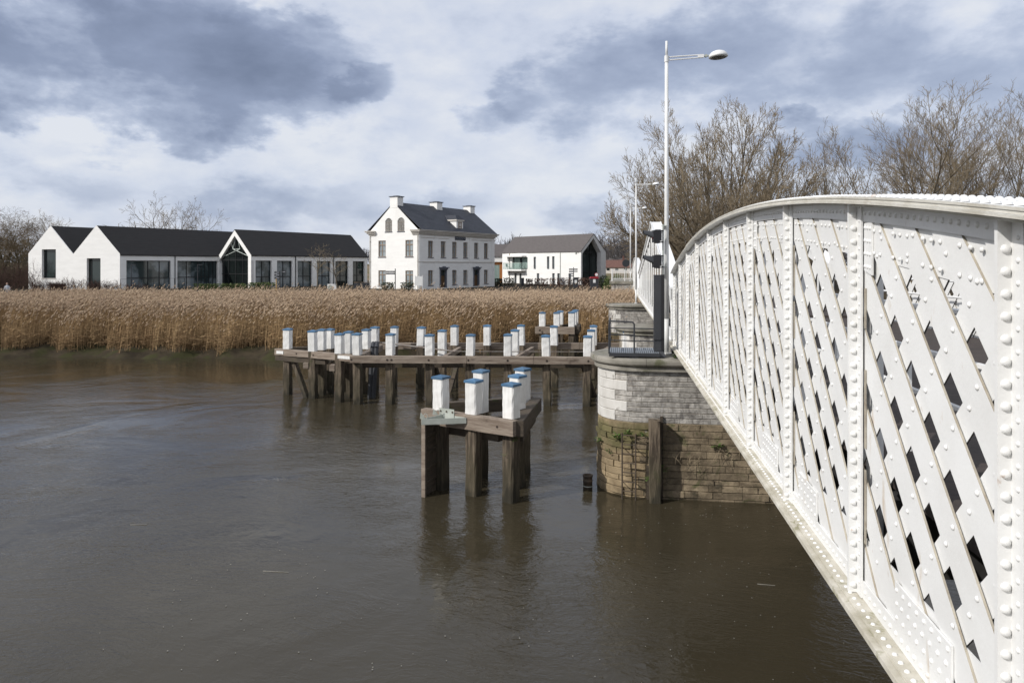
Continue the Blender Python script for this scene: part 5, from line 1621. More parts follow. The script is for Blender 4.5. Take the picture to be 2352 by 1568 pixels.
# gable frame: two raking bands and the corner post
def band(y0, z0, y1, z1, wd):
    dz = wd * 1.42
    mb.prism([(XE - .0, y0, z0), (XE, y1, z1), (XE, y1, z1 - dz), (XE, y0, z0 - dz)], (.42, 0, 0))
band(-WB - .02, be + .02, -WB / 2, br, .52)
band(.42, be - .42 + .0, -WB / 2, br, .52)
mb.box(XE + .001, XE + .419, -WB - .0, -WB + .58, BZ, be - .03)
mb.box(XE + .001, XE + .419, -.30, -.02, BZ, be - 1.0)
mb.build('wall', 'wall', gal)
gl = MB()
gl.prism([(XE + .33, -WB + .5, BZ), (XE + .33, -.25, BZ), (XE + .33, -.25, be - .35), (XE + .33, -WB / 2, br - .6), (XE + .33, -WB + .5, be - .25)], (.02, 0, 0))
gw_ = MB()
for f in (.25, .5, .75):
    y = -WB + .5 + (WB - .75) * f
    zt = be - .35 + (br - be) * (1 - abs(y + WB / 2) / (WB / 2)) - .1
    gw_.box(XE + .26, XE + .329, y - .035, y + .035, BZ, zt)
for z in (EYE - 1.1, EYE + .75):
    gw_.box(XE + .265, XE + .328, -WB + .5, -.25, z - .035, z + .035)
go = gw_.build('gable_window', 'frame_dark', gal)
gl.build('pane', 'pane_black', go)
tr = MB()
for (ya, za, yb, zb_) in ((-WB + .9, be - .1, -WB / 2 + .7, be + .85), (-.7, be - .1, -WB / 2 - .7, be + .85), (-WB / 2 + .7, be + .85, -WB / 2 - .7, be + .85), (-WB / 2 + .7, be + .85, -WB / 2 + .25, br - 1.0), (-WB / 2 - .7, be + .85, -WB / 2 - .25, br - 1.0), (-WB / 2 + .7, be + .85, -WB / 2 + 1.2, be + 1.9)):
    tr.tube((XE + .31, ya, za), (XE + .31, yb, zb_), .045, .045, 5)
tr.build('roof_truss', 'steel_white', go)
for h in holes:
    i = holes.index(h)
    window(gal, (0, -WB), (1, 0), (0, 1), h, .30, 'frame_dark', 'pane_pale' if i < 4 else 'pane', ((.47, .09),), ((.43, .10),), .08, None)
slope4(gal, [(XE + .01, -WB - .15, be + .03), (XB + .1, -WB - .15, be + .03), (XB - .2, -WB / 2, br + .12), (XE + .01, -WB / 2, br + .12)], .12)
slope4(gal, [(XE + .01, .45, be - .30), (XB + .1, .45, be - .30), (XB - .2, -WB / 2 + .002, br + .119), (XE + .01, -WB / 2 + .002, br + .119)], .12)
for x in (1109, 1551):
    a = fb((x / 2.904 + 800) * .5742); mb = MB(); mb.tube((a, -WB - .07, BZ), (a, -WB - .07, be - .05), .06, .06, 8); mb.build('drainpipe', 'frame_dark', gal)

# ---------- modern villa at the right -----------------------------------------------------------
VR = ((1334.5 - CXP) / FPX * 108.0, 108.0)
vu = Vector((-.6614, .7500)).normalized(); vv = Vector((.7500, .6614)).normalized()
VLn = solve_t(VR, (vu.x, vu.y), 1153.8)
VL = (VR[0] + vu.x * VLn, VR[1] + vu.y * VLn)
VD = 5.6
vil = thing('modern_villa', 'white two-storey modern villa with grey roof, glass balcony and deep glazed gable', 'house', (VL[0], VL[1], 0), math.atan2(-vu.y, -vu.x))
va = lambda x: VLn - solve_t(VR, (vu.x, vu.y), x)
ve, vr_ = EYE + 2.13, EYE + 4.80
c4 = lambda x: (x / 3.136 + 1900) * .5742
Zl = 115.0
def zc4(y, x):      # height from a survey row at the place where the sight line meets the facade
    a = va(c4(x)); Z = VL[1] - vu.y * a
    return EYE + (HYP - (y / 3.136 + 880) * .5742) * Z / FPX
wins = []
for (x0, x1, y0, y1) in ((735, 765, 462, 615), (902, 933, 458, 615), (967, 998, 456, 615)):
    wins.append((va(c4(x0)), va(c4(x1)), zc4(y1, x0), zc4(y0, x0)))
for (x0, x1) in ((495, 522), (557, 583), (775, 806), (968, 1000), (1032, 1063), (1173, 1205)):
    wins.append((va(c4(x0)), va(c4(x1)), BZ + .05, zc4(668, x0)))
bal = (va(c4(466)), va(c4(660)), zc4(615, 560), zc4(468, 560))
mb = MB()
wall(mb, (0, 0), (1, 0), (0, 1), BZ, [(0, ve), (VLn, ve)], wins + [bal], .30)
wall(mb, (0, 0), (0, 1), (1, 0), BZ, [(0, ve), (VD / 2, vr_ - .1), (VD, ve)], [], .2)
wall(mb, (0, VD), (1, 0), (0, -1), BZ, [(0, ve), (VLn, ve)], [], .2)
# gable frame with deep reveal
mb.box(VLn - 1.1, VLn - .001, VD - 1.15, VD - .005, BZ, ve - .02)
mb.box(VLn - 1.1, VLn - .001, .005, .30, BZ, ve - .02)
mb.prism([(VLn - .002, .0, ve), (VLn - .002, VD / 2, vr_ - .02), (VLn - .002, VD / 2, vr_ - .62), (VLn - .002, .31, ve - .30), (VLn - .002, .0, ve - .3)], (-1.1, 0, 0))
mb.prism([(VLn - .002, VD, ve), (VLn - .002, VD / 2 + .001, vr_ - .02), (VLn - .002, VD / 2 + .001, vr_ - .62), (VLn - .002, VD - 1.15, ve - .10), (VLn - .002, VD, ve - .3)], (-1.1, 0, 0))
mb.build('wall', 'wall', vil)
for h in wins:
    window(vil, (0, 0), (1, 0), (0, 1), h, .24, 'frame_dark', 'pane_soft', ((.12, .05),), (), .05, None)
o = window(vil, (0, 0), (1, 0), (0, 1), bal, .26, 'frame_dark', 'pane', ((.52, .14),), (), .06, None, 'balcony_window')
for f0, f1 in ((.08, .46), (.6, .96)):
    a0 = bal[0] + (bal[1] - bal[0]) * f0; a1 = bal[0] + (bal[1] - bal[0]) * f1
    n = 14; vs = []
    for i in range(n + 1):
        vs += [(a0 + (a1 - a0) * i / n, .215 + .02 * (i % 2), bal[2] + .08), (a0 + (a1 - a0) * i / n, .215 + .02 * (i % 2), bal[3] - .08)]
    mb = MB(); mb.add(vs, [(2 * i, 2 * i + 2, 2 * i + 3, 2 * i + 1) for i in range(n)]); mb.build('curtain', 'curtain', o)
bx0, bx1 = va(c4(407)), va(c4(640))
mb = MB(); mb.box(bx0, bx1, -1.05, -.002, bal[2] - .30, bal[2] - .06); b = mb.build('balcony', 'wall', vil)
mb = MB(); mb.box(bx0 + .04, bx1 - .04, -1.03, -1.01, bal[2] - .059, bal[2] + 1.0); mb.build('glass_panel', 'glass_clear', b)
mb = MB(); mb.box(bx1 - .06, bx1 - .04, -1.008, -.01, bal[2] - .059, bal[2] + 1.0); mb.build('glass_panel', 'glass_clear', b)
mb = MB(); mb.box(bx0 + .03, bx1 - .03, -1.04, -1.0, bal[2] + 1.001, bal[2] + 1.04); mb.build('top_rail', 'galv', b)
mb = MB(); mb.box(bx0 - .1, bx1 + .1, -1.05, -.002, bal[3] + .08, bal[3] + .28); mb.build('awning', 'wall', vil)
for (ax_, fl) in ((bx0 + .7, 1), (bx1 - 1.0, -1)):
    ch = thing('garden_chair', 'dark chair at the %s of the villa balcony' % ('downpipe end' if fl > 0 else 'gable end'), 'chair', (0, 0, 0))
    R_ = Matrix.Translation((VL[0], VL[1], 0)) @ Matrix.Rotation(math.atan2(-vu.y, -vu.x), 4, 'Z')
    ch.matrix_world = R_ @ Matrix.Translation((ax_, -.55, bal[2] - .06))
    mb = MB(); mb.box(-.22, .22, -.22, .22, .40, .45); mb.build('seat', 'black', ch)
    mb = MB(); mb.prism([(-.22 * fl, -.22, .46), (-.19 * fl, -.22, .46), (-.29 * fl, -.22, .95), (-.32 * fl, -.22, .95)], (0, .44, 0)); mb.build('backrest', 'black', ch)
    for lx in (-.2, .2):
        for ly in (-.2, .2):
            mb = MB(); mb.tube((lx, ly, 0), (lx, ly, .40), .018, .018, 5); mb.build('leg', 'black', ch)
slope4(vil, [(-.05, -.1, ve + .02), (VLn + .05, -.1, ve + .02), (VLn + .05, VD / 2, vr_ + .08), (-.05, VD / 2, vr_ + .08)], .1, 'roof_grey')
slope4(vil, [(-.05, VD + .1, ve + .02), (VLn + .05, VD + .1, ve + .02), (VLn + .05, VD / 2 + .001, vr_ + .081), (-.05, VD / 2 + .001, vr_ + .081)], .1, 'roof_grey')
for x in (435, 1072):
    a = va(c4(x)); mb = MB(); mb.tube((a, -.06, BZ), (a, -.06, ve - .05), .045, .045, 8); mb.build('drainpipe', 'frame_brown' if x < 500 else 'galv', vil)
gm = MB(); X = VLn - .9
for (y, z1) in ((.32, ve - .2), (1.0, ve + .6), (2.9, vr_ - .7), (VD - 1.17, ve - .1)):
    gm.box(X, X + .08, y - .04, y + .04, BZ, z1)
for z in (EYE - .95, EYE + 1.98):
    gm.box(X + .002, X + .078, .36, VD - 1.2, z - .04, z + .04)
go = gm.build('gable_window', 'frame_dark', vil)
gl = MB(); gl.prism([(X - .02, .3, BZ), (X - .02, VD - 1.15, BZ), (X - .02, VD - 1.15, ve - .1), (X - .02, VD / 2, vr_ - .60), (X - .02, .3, ve - .28)], (-.03, 0, 0)); gl.build('pane', 'pane', go)
mb = MB(); a = va(c4(1268)); mb.box(a - .12, a + .12, -.12, -.002, zc4(425, 1268), zc4(408, 1268)); mb.build('wall_box', 'galv', vil)

# ---------- low annex between house and villa -------------------------------------------------------
an = thing('low_annex', 'low white annex with orange cedar cladding between the slate-roofed house and the villa', 'annex', (0, 0, 0))
p = at(1128, 600, 124); q = at(1160, 600, 126)
mb = MB(); mb.box(p.x, q.x + 3, 124, 129, EYE + (610 - 601.5) * 124 / FPX - .0, EYE + (610 - 588.5) * 124 / FPX); mb.build('wall_band', 'wall', an)
mb = MB(); mb.prism([(p.x, 123.8, EYE + 1.62), (q.x + 3, 123.8, EYE + 1.62), (q.x + 3, 127, EYE + 3.75), (p.x, 127, EYE + 3.75)], (0, 0, -.1)); mb.build('roof', 'roof_grey', an)
nb = 14
for i in range(nb):
    x0 = p.x + (q.x + 1 - p.x) * i / nb; x1 = p.x + (q.x + 1 - p.x) * (i + 1) / nb
    mb = MB()
    if x1 < at(1149.5, 600, 124.3).x: mb.box(x0 + .004, x1 - .004, 124.3, 124.4, EYE + (610 - 608) * 124 / FPX, EYE + .62)
    else: mb.box(x0 + .004, x1 - .004, 124.3, 124.4, BZ, EYE + .62)
    mb.build('cladding_board', 'orange_wood', an)
mb = MB(); mb.box(p.x, at(1149, 600, 124.35).x, 124.35, 124.38, BZ, EYE + (610 - 608) * 124 / FPX - .01); mb.build('window', 'curtain', an)

# ------------------------------------------------------------------ reed bed
def reeds():
    n = 118000
    Y = 44.2 + (RNG.random(n) ** 1.25) * 27.5
    xl = -.735 * Y - 2
    xr = np.where(Y > 49.0, np.minimum(.172 * Y, 10.0), np.where(Y > 45.8, .128 * Y, .128 * Y))
    X = xl + RNG.random(n) * (xr - xl)
    edge = bank_edge(X)
    clump = vnoise(X * 1.3, Y * 1.3, 4)
    d = Y - edge
    keep = (d > .75 + .8 * clump + RNG.random(n) * .5)
    # keep clear of the far pier and the little dolphin
    keep &= ~((X > 5.6) & (Y > 44.5) & (Y < 49.6))
    keep &= ~((X > 1.0) & (X < 4.8) & (Y < 46.6))
    X, Y, d = X[keep], Y[keep], d[keep]
    n = len(X)
    Z = ground_z(X, Y) - .05
    H = 2.38 + .36 * vnoise(X * .25, Y * .3, 7) + RNG.normal(0, .21, n) + .10 * vnoise(X * 1.1, Y * 1.0, 3)
    H += np.where(RNG.random(n) < .035, RNG.uniform(.15, .7, n), 0)
    H *= np.clip(.70 + d * .12, .5, 1.0)
    H = np.clip(H, 1.0, 3.7)
    H *= np.clip(1.10 - (Y - 44) / 27 * .38, .72, 1.12)
    leanx = .10 + .10 * vnoise(X * .5, Y * .5, 9) + RNG.normal(0, .07, n)
    leany = RNG.normal(-.02, .07, n)
    bent = RNG.random(n) < (.05 + .20 * np.exp(-d / 1.5))
    leanx = np.where(bent, leanx + RNG.normal(0, .45, n), leanx); leany = np.where(bent, leany - np.abs(RNG.normal(0, .35, n)), leany)
    H = np.where(bent, H * .8, H)
    thatch = (d < 3.0) & (RNG.random(n) < .42)
    H = np.where(thatch, RNG.uniform(.7, 1.5, n), H)
    leanx = np.where(thatch, RNG.normal(.1, .6, n), leanx); leany = np.where(thatch, -np.abs(RNG.normal(.3, .5, n)), leany)
    tint = np.clip(.35 + .35 * vnoise(X * .9, Y * .9, 1) + RNG.normal(0, .28, n), 0, 1)
    tint = np.where(thatch, np.clip(tint + .45, 0, 1), tint)
    base = np.stack([X, Y, Z], 1)
    mid = base + np.stack([leanx * H * .38, leany * H * .4, H * .52], 1)
    top = base + np.stack([leanx * H, leany * H, H * .97 * np.where(thatch, .55, 1)], 1)
    az = RNG.uniform(-.9, .9, n)
    side = np.stack([np.cos(az), np.sin(az), np.zeros(n)], 1)
    verts, tris, mi, tn = [], [], [], []
    off = 0
    def addm(parts, faces, mat, tv):
        nonlocal off
        k = len(parts)
        V = np.stack(parts, 1).reshape(-1, 3)
        cnt = parts[0].shape[0]
        Fc = (np.array(faces)[None] + (np.arange(cnt) * k)[:, None, None]).reshape(-1, 3) + off
        verts.append(V); tris.append(Fc); mi.append(np.full(len(Fc), mat)); tn.append(np.repeat(tv, k)); off += len(V)
    w0, w1, w2 = .011, .0085, .006
    addm([base - side * w0, base + side * w0, mid + side * w1, mid - side * w1, top], [(0, 1, 2), (0, 2, 3), (3, 2, 4)], 0, np.clip(tint + .15, 0, 1))
    # leaves
    for q in range(2):
        f = RNG.uniform(.18, .8, n)[:, None]
        p = base + (mid - base) * np.minimum(f / .52, 1) + (top - mid) * np.clip((f - .52) / .48, 0, 1)
        a2 = RNG.uniform(-2.6, .9, n); L = RNG.uniform(.25, .55, n)
        a2 = np.where(RNG.random(n) < .65, RNG.normal(0, .5, n), a2)
        dr = np.stack([np.cos(a2) * L, np.sin(a2) * L, RNG.uniform(-.05, .30, n) * L * 1.6], 1)
        upv = np.array([[0, 0, .013]])
        addm([p - upv, p + upv, p + dr], [(0, 1, 2)], 0, np.clip(tint + RNG.normal(.15, .25, n), 0, 1))
    # plumes, drooping down-wind
    has = (RNG.random(n) < .66) & ~thatch
    t = top[has]; m_ = has.sum()
    ln = RNG.uniform(.20, .38, m_)
    ax = np.stack([RNG.normal(.38, .18, m_), RNG.normal(-.05, .2, m_), RNG.uniform(.45, 1.0, m_)], 1)
    ax /= np.linalg.norm(ax, axis=1)[:, None]
    s1 = np.cross(ax, np.array([[0, 1.0, 0]])); s1 /= np.linalg.norm(s1, axis=1)[:, None]
    s2 = np.cross(ax, s1)
    wd = RNG.uniform(.017, .032, m_)[:, None]
    c = t + ax * (ln * .4)[:, None]
    tip = t + ax * ln[:, None] + np.stack([.12 * ln, 0 * ln, -.10 * ln], 1)
    k3 = [c + s1 * wd, c + (-.5 * s1 + .87 * s2) * wd, c + (-.5 * s1 - .87 * s2) * wd]
    addm([t - ax * .04, k3[0], k3[1], k3[2], tip], [(0, 2, 1), (0, 3, 2), (0, 1, 3), (1, 2, 4), (2, 3, 4), (3, 1, 4)], 1, np.clip(tint[has] + RNG.normal(0, .2, m_), 0, 1))
    me = np_mesh('reed_bed', np.concatenate(verts), np.concatenate(tris), ['reed', 'plume'], np.concatenate(mi), np.concatenate(tn))
    link('reed_bed', me, kind='stuff', label='wide bed of dry golden reeds along the far bank')
reeds()

# ------------------------------------------------------------------ bare trees
def sweep(branches, k, name, mat, parent):
    vs, fs = [], []
    for (pts, rad) in branches:
        n = len(pts)
        b = len(vs)
        for i in range(n):
            p = pts[i]
            d = (pts[min(i + 1, n - 1)] - pts[max(i - 1, 0)])
            if d.length < 1e-6: d = Vector((0, 0, 1))
            d.normalize()
            a = d.orthogonal().normalized(); c = d.cross(a)
            for j in range(k):
                th = 2 * PI * j / k
                q = p + a * (rad[i] * math.cos(th)) + c * (rad[i] * math.sin(th))
                vs.append((q.x, q.y, q.z))
        for i in range(n - 1):
            for j in range(k):
                j2 = (j + 1) % k
                fs.append((b + i * k + j, b + i * k + j2, b + (i + 1) * k + j2, b + (i + 1) * k + j))
    me = np_mesh(name, np.array(vs), np.array(fs), mat, smooth=(k > 3))
    return me

def grow(seed, trunk_len, trunk_r, levels, up=.25, stems=1, spread=.5, droop=0.0, wig=.14, minr=.011, dome=0.0, first=.38):
    """levels: [(children, length ratio, angle deg)...]; dome > 0: stems fan out and end on a rounded outline"""
    rnd = random.Random(seed)
    out = [[] for _ in range(len(levels) + 1)]
    def go(p, d, L, r, lv, tip):
        ns = 8 if lv == 0 else 5 if lv < 2 else 3 if lv < 4 else 2
        pts, rad = [p.copy()], [r]
        q = p.copy(); dd = d.copy()
        wg = wig * (1 if lv < 2 else .55)
        for i in range(ns):
            tro = up * (1 if lv < 2 else 1.25)
            if dome > 0 and lv == 0: tro = up * .35
            dd = (dd + Vector((rnd.gauss(0, wg), rnd.gauss(0, wg), rnd.gauss(0, wg * .6) + tro * .22 - droop * (lv >= 2) * .35))).normalized()
            q = q + dd * (L / ns)
            pts.append(q.copy()); rad.append(max(minr * .7, r + (tip - r) * ((i + 1) / ns) ** .8))
        out[lv].append((pts, rad))
        if lv >= len(levels): return
        nc, ratio, ang = levels[lv]
        nc = max(1, int(round(nc * rnd.uniform(.8, 1.2))))
        base_az = rnd.uniform(0, 2 * PI)
        for c in range(nc):
            f = .2 + .8 * (c + rnd.random()) / nc if lv > 0 else first + (1 - first) * (c + rnd.random()) / nc
            f = min(f, .999)
            i = min(int(f * ns), ns - 1); t = f * ns - i
            s = pts[i].lerp(pts[i + 1], t)
            dl = (pts[i + 1] - pts[i]).normalized()
            az = base_az + c * 2.4 + rnd.uniform(-.4, .4)
            a = dl.orthogonal().normalized(); b = dl.cross(a)
            th = R(ang) * rnd.uniform(.65, 1.25)
            nd = (dl * math.cos(th) + (a * math.cos(az) + b * math.sin(az)) * math.sin(th)).normalized()
            rr = max(minr, rad[i] * (.62 if lv == 0 else .58))
            Lc = L * ratio * rnd.uniform(.7, 1.2) * (1.1 - .35 * f)
            go(s, nd, Lc, rr, lv + 1, max(minr * .7, rr * .35))
    for s in range(stems):
        if dome > 0:
            az = s * 2.39996; tilt = spread * math.sqrt((s + .5) / stems) * rnd.uniform(.80, 1.08)
            L = trunk_len / math.sqrt(math.cos(tilt) ** 2 + (math.sin(tilt) / dome) ** 2) * rnd.uniform(.86, 1.0)
        else:
            az = 2 * PI * s / stems + rnd.uniform(-.5, .5)
            tilt = spread * rnd.uniform(.5, 1.1) if stems > 1 else .06
            L = trunk_len * rnd.uniform(.85, 1.1)
        go(Vector((.3 * math.cos(az) * (stems > 1), .3 * math.sin(az) * (stems > 1), -.3)), Vector((math.sin(tilt) * math.cos(az), math.sin(tilt) * math.sin(az), math.cos(tilt))).normalized(), L, trunk_r * rnd.uniform(.8, 1.1), 0, trunk_r * .22)
    return out

def tree_mesh(seed, bark, twig, cut=2, **kw):
    o = grow(seed, **kw)
    tr = [b for l in o[:cut] for b in l]; cr = [b for l in o[cut:] for b in l]
    zs = sorted(b[0][-1].z for b in cr); zmax = zs[int(len(zs) * .985)]
    return sweep(tr, 6, 'trunk', bark, None), sweep(cr, 3, 'crown', twig, None), zmax

def plant_tree(meshes, label, x, Z, ytop, base, rz=0.0, sx=1.0, name='bare_tree', group=None, category='tree'):
    tm, cm, zmax = meshes
    H = EYE + (HYP - ytop) * Z / FPX - base
    k = H / zmax
    p = gp(x, Z)
    t = thing(name, label, category, (p.x, p.y, base), rz, group)
    t.scale = (k * sx, k * sx, k)
    link('trunk', tm, t); link('crown', cm, t)
    return t
BIG = tree_mesh(3, 'bark', 'twig', 2, trunk_len=15.5, trunk_r=.17, levels=[(11, .28, 32), (6, .50, 34), (5, .54, 34), (3, .6, 32)], up=.24, stems=46, spread=1.2, wig=.05, minr=.0145, dome=.80, first=.28)
MED = tree_mesh(8, 'bark', 'twig', 2, trunk_len=15.0, trunk_r=.24, levels=[(13, .42, 42), (8, .46, 36), (6, .46, 34), (4, .55, 34)], up=.42, stems=1, wig=.06, minr=.012)
MED2 = tree_mesh(21, 'bark', 'twig', 2, trunk_len=14.0, trunk_r=.20, levels=[(10, .44, 36), (8, .46, 36), (6, .46, 34), (4, .55, 34)], up=.42, stems=3, spread=.45, wig=.065, minr=.012)
SLIM = tree_mesh(14, 'bark', 'twig', 2, trunk_len=16.0, trunk_r=.18, levels=[(13, .34, 36), (6, .46, 34), (4, .5, 32), (3, .55, 30)], up=.40, stems=1, wig=.05, minr=.011, first=.42)
ROUND = tree_mesh(33, 'bark', 'twig', 2, trunk_len=9.0, trunk_r=.22, levels=[(9, .55, 50), (6, .5, 42), (4, .5, 40), (3, .5, 38)], up=.22, stems=1, wig=.12, minr=.016)
WIL = tree_mesh(41, 'bark_green', 'twig_gold', 2, trunk_len=10.0, trunk_r=.22, levels=[(9, .55, 45), (7, .55, 45), (6, .55, 45), (4, .7, 40)], up=.12, stems=3, spread=.4, droop=.55, wig=.15, minr=.013)
THIN = tree_mesh(52, 'bark', 'twig', 1, trunk_len=5.0, trunk_r=.055, levels=[(16, .28, 60), (4, .5, 40), (2, .5, 40)], up=.15, stems=1, wig=.04, minr=.008)

plant_tree(BIG, 'broad many-stemmed bare tree behind the street lamps, widest of the bare trees at the right', 1666, 92, 286, .9, .3, .84)
plant_tree(SLIM, 'slender bare tree standing alone above the bow of the near bridge', 1882, 88, 288, 1.0, 1.0, .80)
plant_tree(SLIM, 'bare tree leaning right over the near bridge, just left of the tall group', 1958, 90, 292, 1.0, 2.5, .72).rotation_euler = (0, R(11), 2.5)
plant_tree(MED2, 'wide bare tree at the left of the dense group above the near bridge', 2088, 86, 244, 1.0, .2, 1.15)
plant_tree(MED, 'bare tree just right of the widest one in the group above the near bridge', 2135, 90, 250, 1.0, 2.6, 1.0)
plant_tree(MED2, 'bare tree in the middle of the dense group above the near bridge', 2192, 88, 262, 1.0, 2.9, .95)
plant_tree(MED, 'lower bare tree at the right of the dense group above the near bridge', 2248, 89, 288, 1.0, 3.9, 1.0)
plant_tree(MED2, 'tall bare tree close to the right edge above the near bridge', 2318, 84, 246, 1.0, 4.4, 1.0)
plant_tree(MED, 'bare tree cut by the right edge of the photo', 2372, 87, 262, 1.0, .9, 1.0)
plant_tree(ROUND, 'bare tree behind the black gallery roof, leftmost and tallest of three', 374, 128, 448, GZ, .4, .85)
plant_tree(ROUND, 'bare tree behind the black gallery roof, middle of three', 412, 130, 456, GZ, 2.0, .85)
plant_tree(ROUND, 'bare tree behind the black gallery roof, rightmost of three', 448, 131, 466, GZ, 3.6, .8)
plant_tree(THIN, 'thin faint bare tree behind the gallery roof ridge, left of the three bare trees', 306, 132, 502, GZ, .4, 2.2)
plant_tree(ROUND, 'round bare tree behind the leftmost white gable', 122, 118, 484, GZ, 5.0, .9)
plant_tree(WIL, 'golden weeping willow at the left edge of the photo', 8, 98, 486, GZ, .3, .95, 'willow_tree')
plant_tree(WIL, 'weeping willow next to the leftmost white gable', 62, 104, 494, GZ, 2.1, .9, 'willow_tree')
plant_tree(WIL, 'willow with low hanging twigs farthest behind the left thicket', 30, 112, 505, GZ, 4.0, .9, 'willow_tree')
plant_tree(THIN, 'young bare tree in front of the glazed bays, taller of two', 729, 82.5, 559, GZ, 0, 1.25, 'young_tree')
plant_tree(THIN, 'young bare tree in front of the glazed bays, shorter and farther right of two', 775.7, 83.5, 574, GZ, 1.6, 1.5, 'young_tree')

# undergrowth at the left and along the gallery
def thicket(name, label, x0, x1, y0, y1, z0, n, h, mat, kind=None, category=None, group=None):
    vs, fs = [], []
    bx = RNG.uniform(x0, x1, n); by = RNG.uniform(y0, y1, n)
    brs = []
    for i in range(n):
        p = Vector((bx[i], by[i], z0)); d = Vector((random.gauss(0, .35), random.gauss(0, .35), 1)).normalized(); L = h * random.uniform(.5, 1.15)
        pts, rad = [p], [.02]
        for k in range(3):
            d = (d + Vector((random.gauss(0, .25), random.gauss(0, .25), .05))).normalized(); p = p + d * L / 3; pts.append(p); rad.append(.017 - .004 * k)
        brs.append((pts, rad))
        for k in range(4):
            f = random.uniform(.2, 1); q = pts[0].lerp(pts[-1], f); d2 = Vector((random.gauss(0, 1), random.gauss(0, 1), random.uniform(0, 1))).normalized()
            brs.append(([q, q + d2 * L * .16, q + d2 * L * .28 + Vector((0, 0, L * .08))], [.011, .009, .006]))
    me = sweep(brs, 3, name, mat, None)
    return link(name, me, None, label, category, group, kind)
thicket('undergrowth', 'dense brown thicket under the willows at the left edge', -72, -58.2, 86, 116, GZ, 1700, 3.2, 'twig_red', 'stuff')
thicket('undergrowth', 'tall brown saplings under the willows at the left edge', -74, -59.0, 92, 120, GZ, 600, 6.5, 'bark_green', 'stuff')
for i, (xa, xb, Z, h, lab) in enumerate(((68, 104, 84.6, 1.15, 'bare brown shrub row at the foot of the leftmost gable'), (112, 146, 84.2, 1.25, 'dense bare shrub before the low dark opening of the leftmost gable'),
                                         (147, 200, 83.6, 1.45, 'bare shrub between the low opening and the tall glazed door'), (201, 232, 83.0, 1.3, 'dark bare shrub across the foot of the tall glazed door'), (233, 274, 82.4, 1.2, 'bare shrub at the right corner of the twin gables'),
                                         (278, 345, 82.0, .9, 'low bare shrubs along the first glazed bay'))):
    thicket('bare_shrub', lab, (xa - CXP) / FPX * Z, (xb - CXP) / FPX * Z, Z - .5, Z + .5, GZ, 70 if i != 1 else 110, h, 'twig_red', None, 'shrub', 'bare shrubs along the gallery')

# hedges and bushes made of leaves
def hedge(label, x0, x1, Z, ytop, depth, mat, name='hedge', n=700, round_=False, base=None, leaf=.10, category='hedge', group='clipped hedges'):
    a, b = (x0 - CXP) / FPX * Z, (x1 - CXP) / FPX * Z
    base = GZ if base is None else base
    zt = EYE + (HYP - ytop) * Z / FPX
    hgt = zt - base
    P = RNG.random((n, 3))
    if round_:
        v = RNG.normal(0, 1, (n, 3)); v /= np.linalg.norm(v, axis=1)[:, None]; v *= (RNG.random((n, 1)) ** .33)
        P = v * .5 + .5; P[:, 2] = np.clip(P[:, 2], 0, 1)
    C = np.stack([a + (b - a) * P[:, 0], Z + depth * (P[:, 1] - .5), base + hgt * P[:, 2]], 1)
    u = RNG.normal(0, 1, (n, 3)); u /= np.linalg.norm(u, axis=1)[:, None]
    w_ = RNG.normal(0, 1, (n, 3)); w_ = np.cross(u, w_); w_ /= np.linalg.norm(w_, axis=1)[:, None]
    s = leaf * RNG.uniform(.6, 1.3, (n, 1))
    V = np.stack([C - u * s, C + w_ * s * .6, C + u * s, C - w_ * s * .6], 1).reshape(-1, 3)
    Fc = np.arange(n * 4).reshape(n, 4)
    root = thing(name, label, category, ((a + b) / 2, Z, base), 0, group)
    V = V - np.array([[(a + b) / 2, Z, base]])
    link('foliage', np_mesh('foliage', V, Fc, mat), root)
    mb = MB()
    for i in range(max(3, int((b - a) / .5))):
        t = random.uniform(a, b) - (a + b) / 2; mb.tube((t, random.uniform(-.2, .2), -.1), (t + random.uniform(-.2, .2), random.uniform(-.2, .2), hgt * .8), .018, .010, 4, False)
    mb.build('stems', 'twig_red', root)
    return root
hedge('green clipped hedge before the second glazed bay, left of the glazed gable', 444, 502, 84, 651.5, 1.0, 'leaf_green', n=700)
hedge('green clipped hedge at the foot of the glazed gable', 506, 566, 84, 651, 1.0, 'leaf_green', n=700)
hedge('largest green clipped hedge, right of the glazed gable', 572, 632, 83, 648.5, 1.1, 'leaf_green', n=900)
hedge('box-shaped bush left of the fingerpost before the old house', 877, 905, 82, 648.5, 1.3, 'leaf_mixed', 'box_bush', 500, category='bush', group=None)
hedge('box-shaped bush right of the fingerpost before the old house', 921, 950, 82, 648, 1.3, 'leaf_mixed', 'box_bush', 500, category='bush', group=None)
hedge('dark green bush at the right corner of the old house', 1136.5, 1154, 103, 639.5, 1.2, 'leaf_dark', 'dark_bush', 500, category='bush', group=None)
hedge('ivy-leaved square hedge under the villa balcony', 1157, 1181, 106, 638, 1.0, 'leaf_mixed', n=420)
hedge('first brown beech hedge from the left along the villa', 1208, 1224, 102, 640, .9, 'leaf_brown', n=320, leaf=.09)
hedge('second brown beech hedge from the left along the villa', 1228, 1259, 101, 639, .9, 'leaf_brown', n=520, leaf=.09)
hedge('third and narrowest brown beech hedge from the left along the villa', 1263, 1276, 100, 638.5, .9, 'leaf_brown', n=260, leaf=.09)
hedge('longest brown beech hedge along the villa, left of the dark bin', 1279, 1317, 99, 638, .9, 'leaf_brown', n=620, leaf=.09)
hedge('red-brown bare hedge around the bins before the villa gable', 1326, 1380, 96, 637, 1.4, 'leaf_brown', n=900, leaf=.10)
hedge('dark green shrub below the villa gable corner', 1374, 1400, 93, 631.5, 2.0, 'leaf_dark', 'green_shrub', 700, True, category='shrub', group=None)
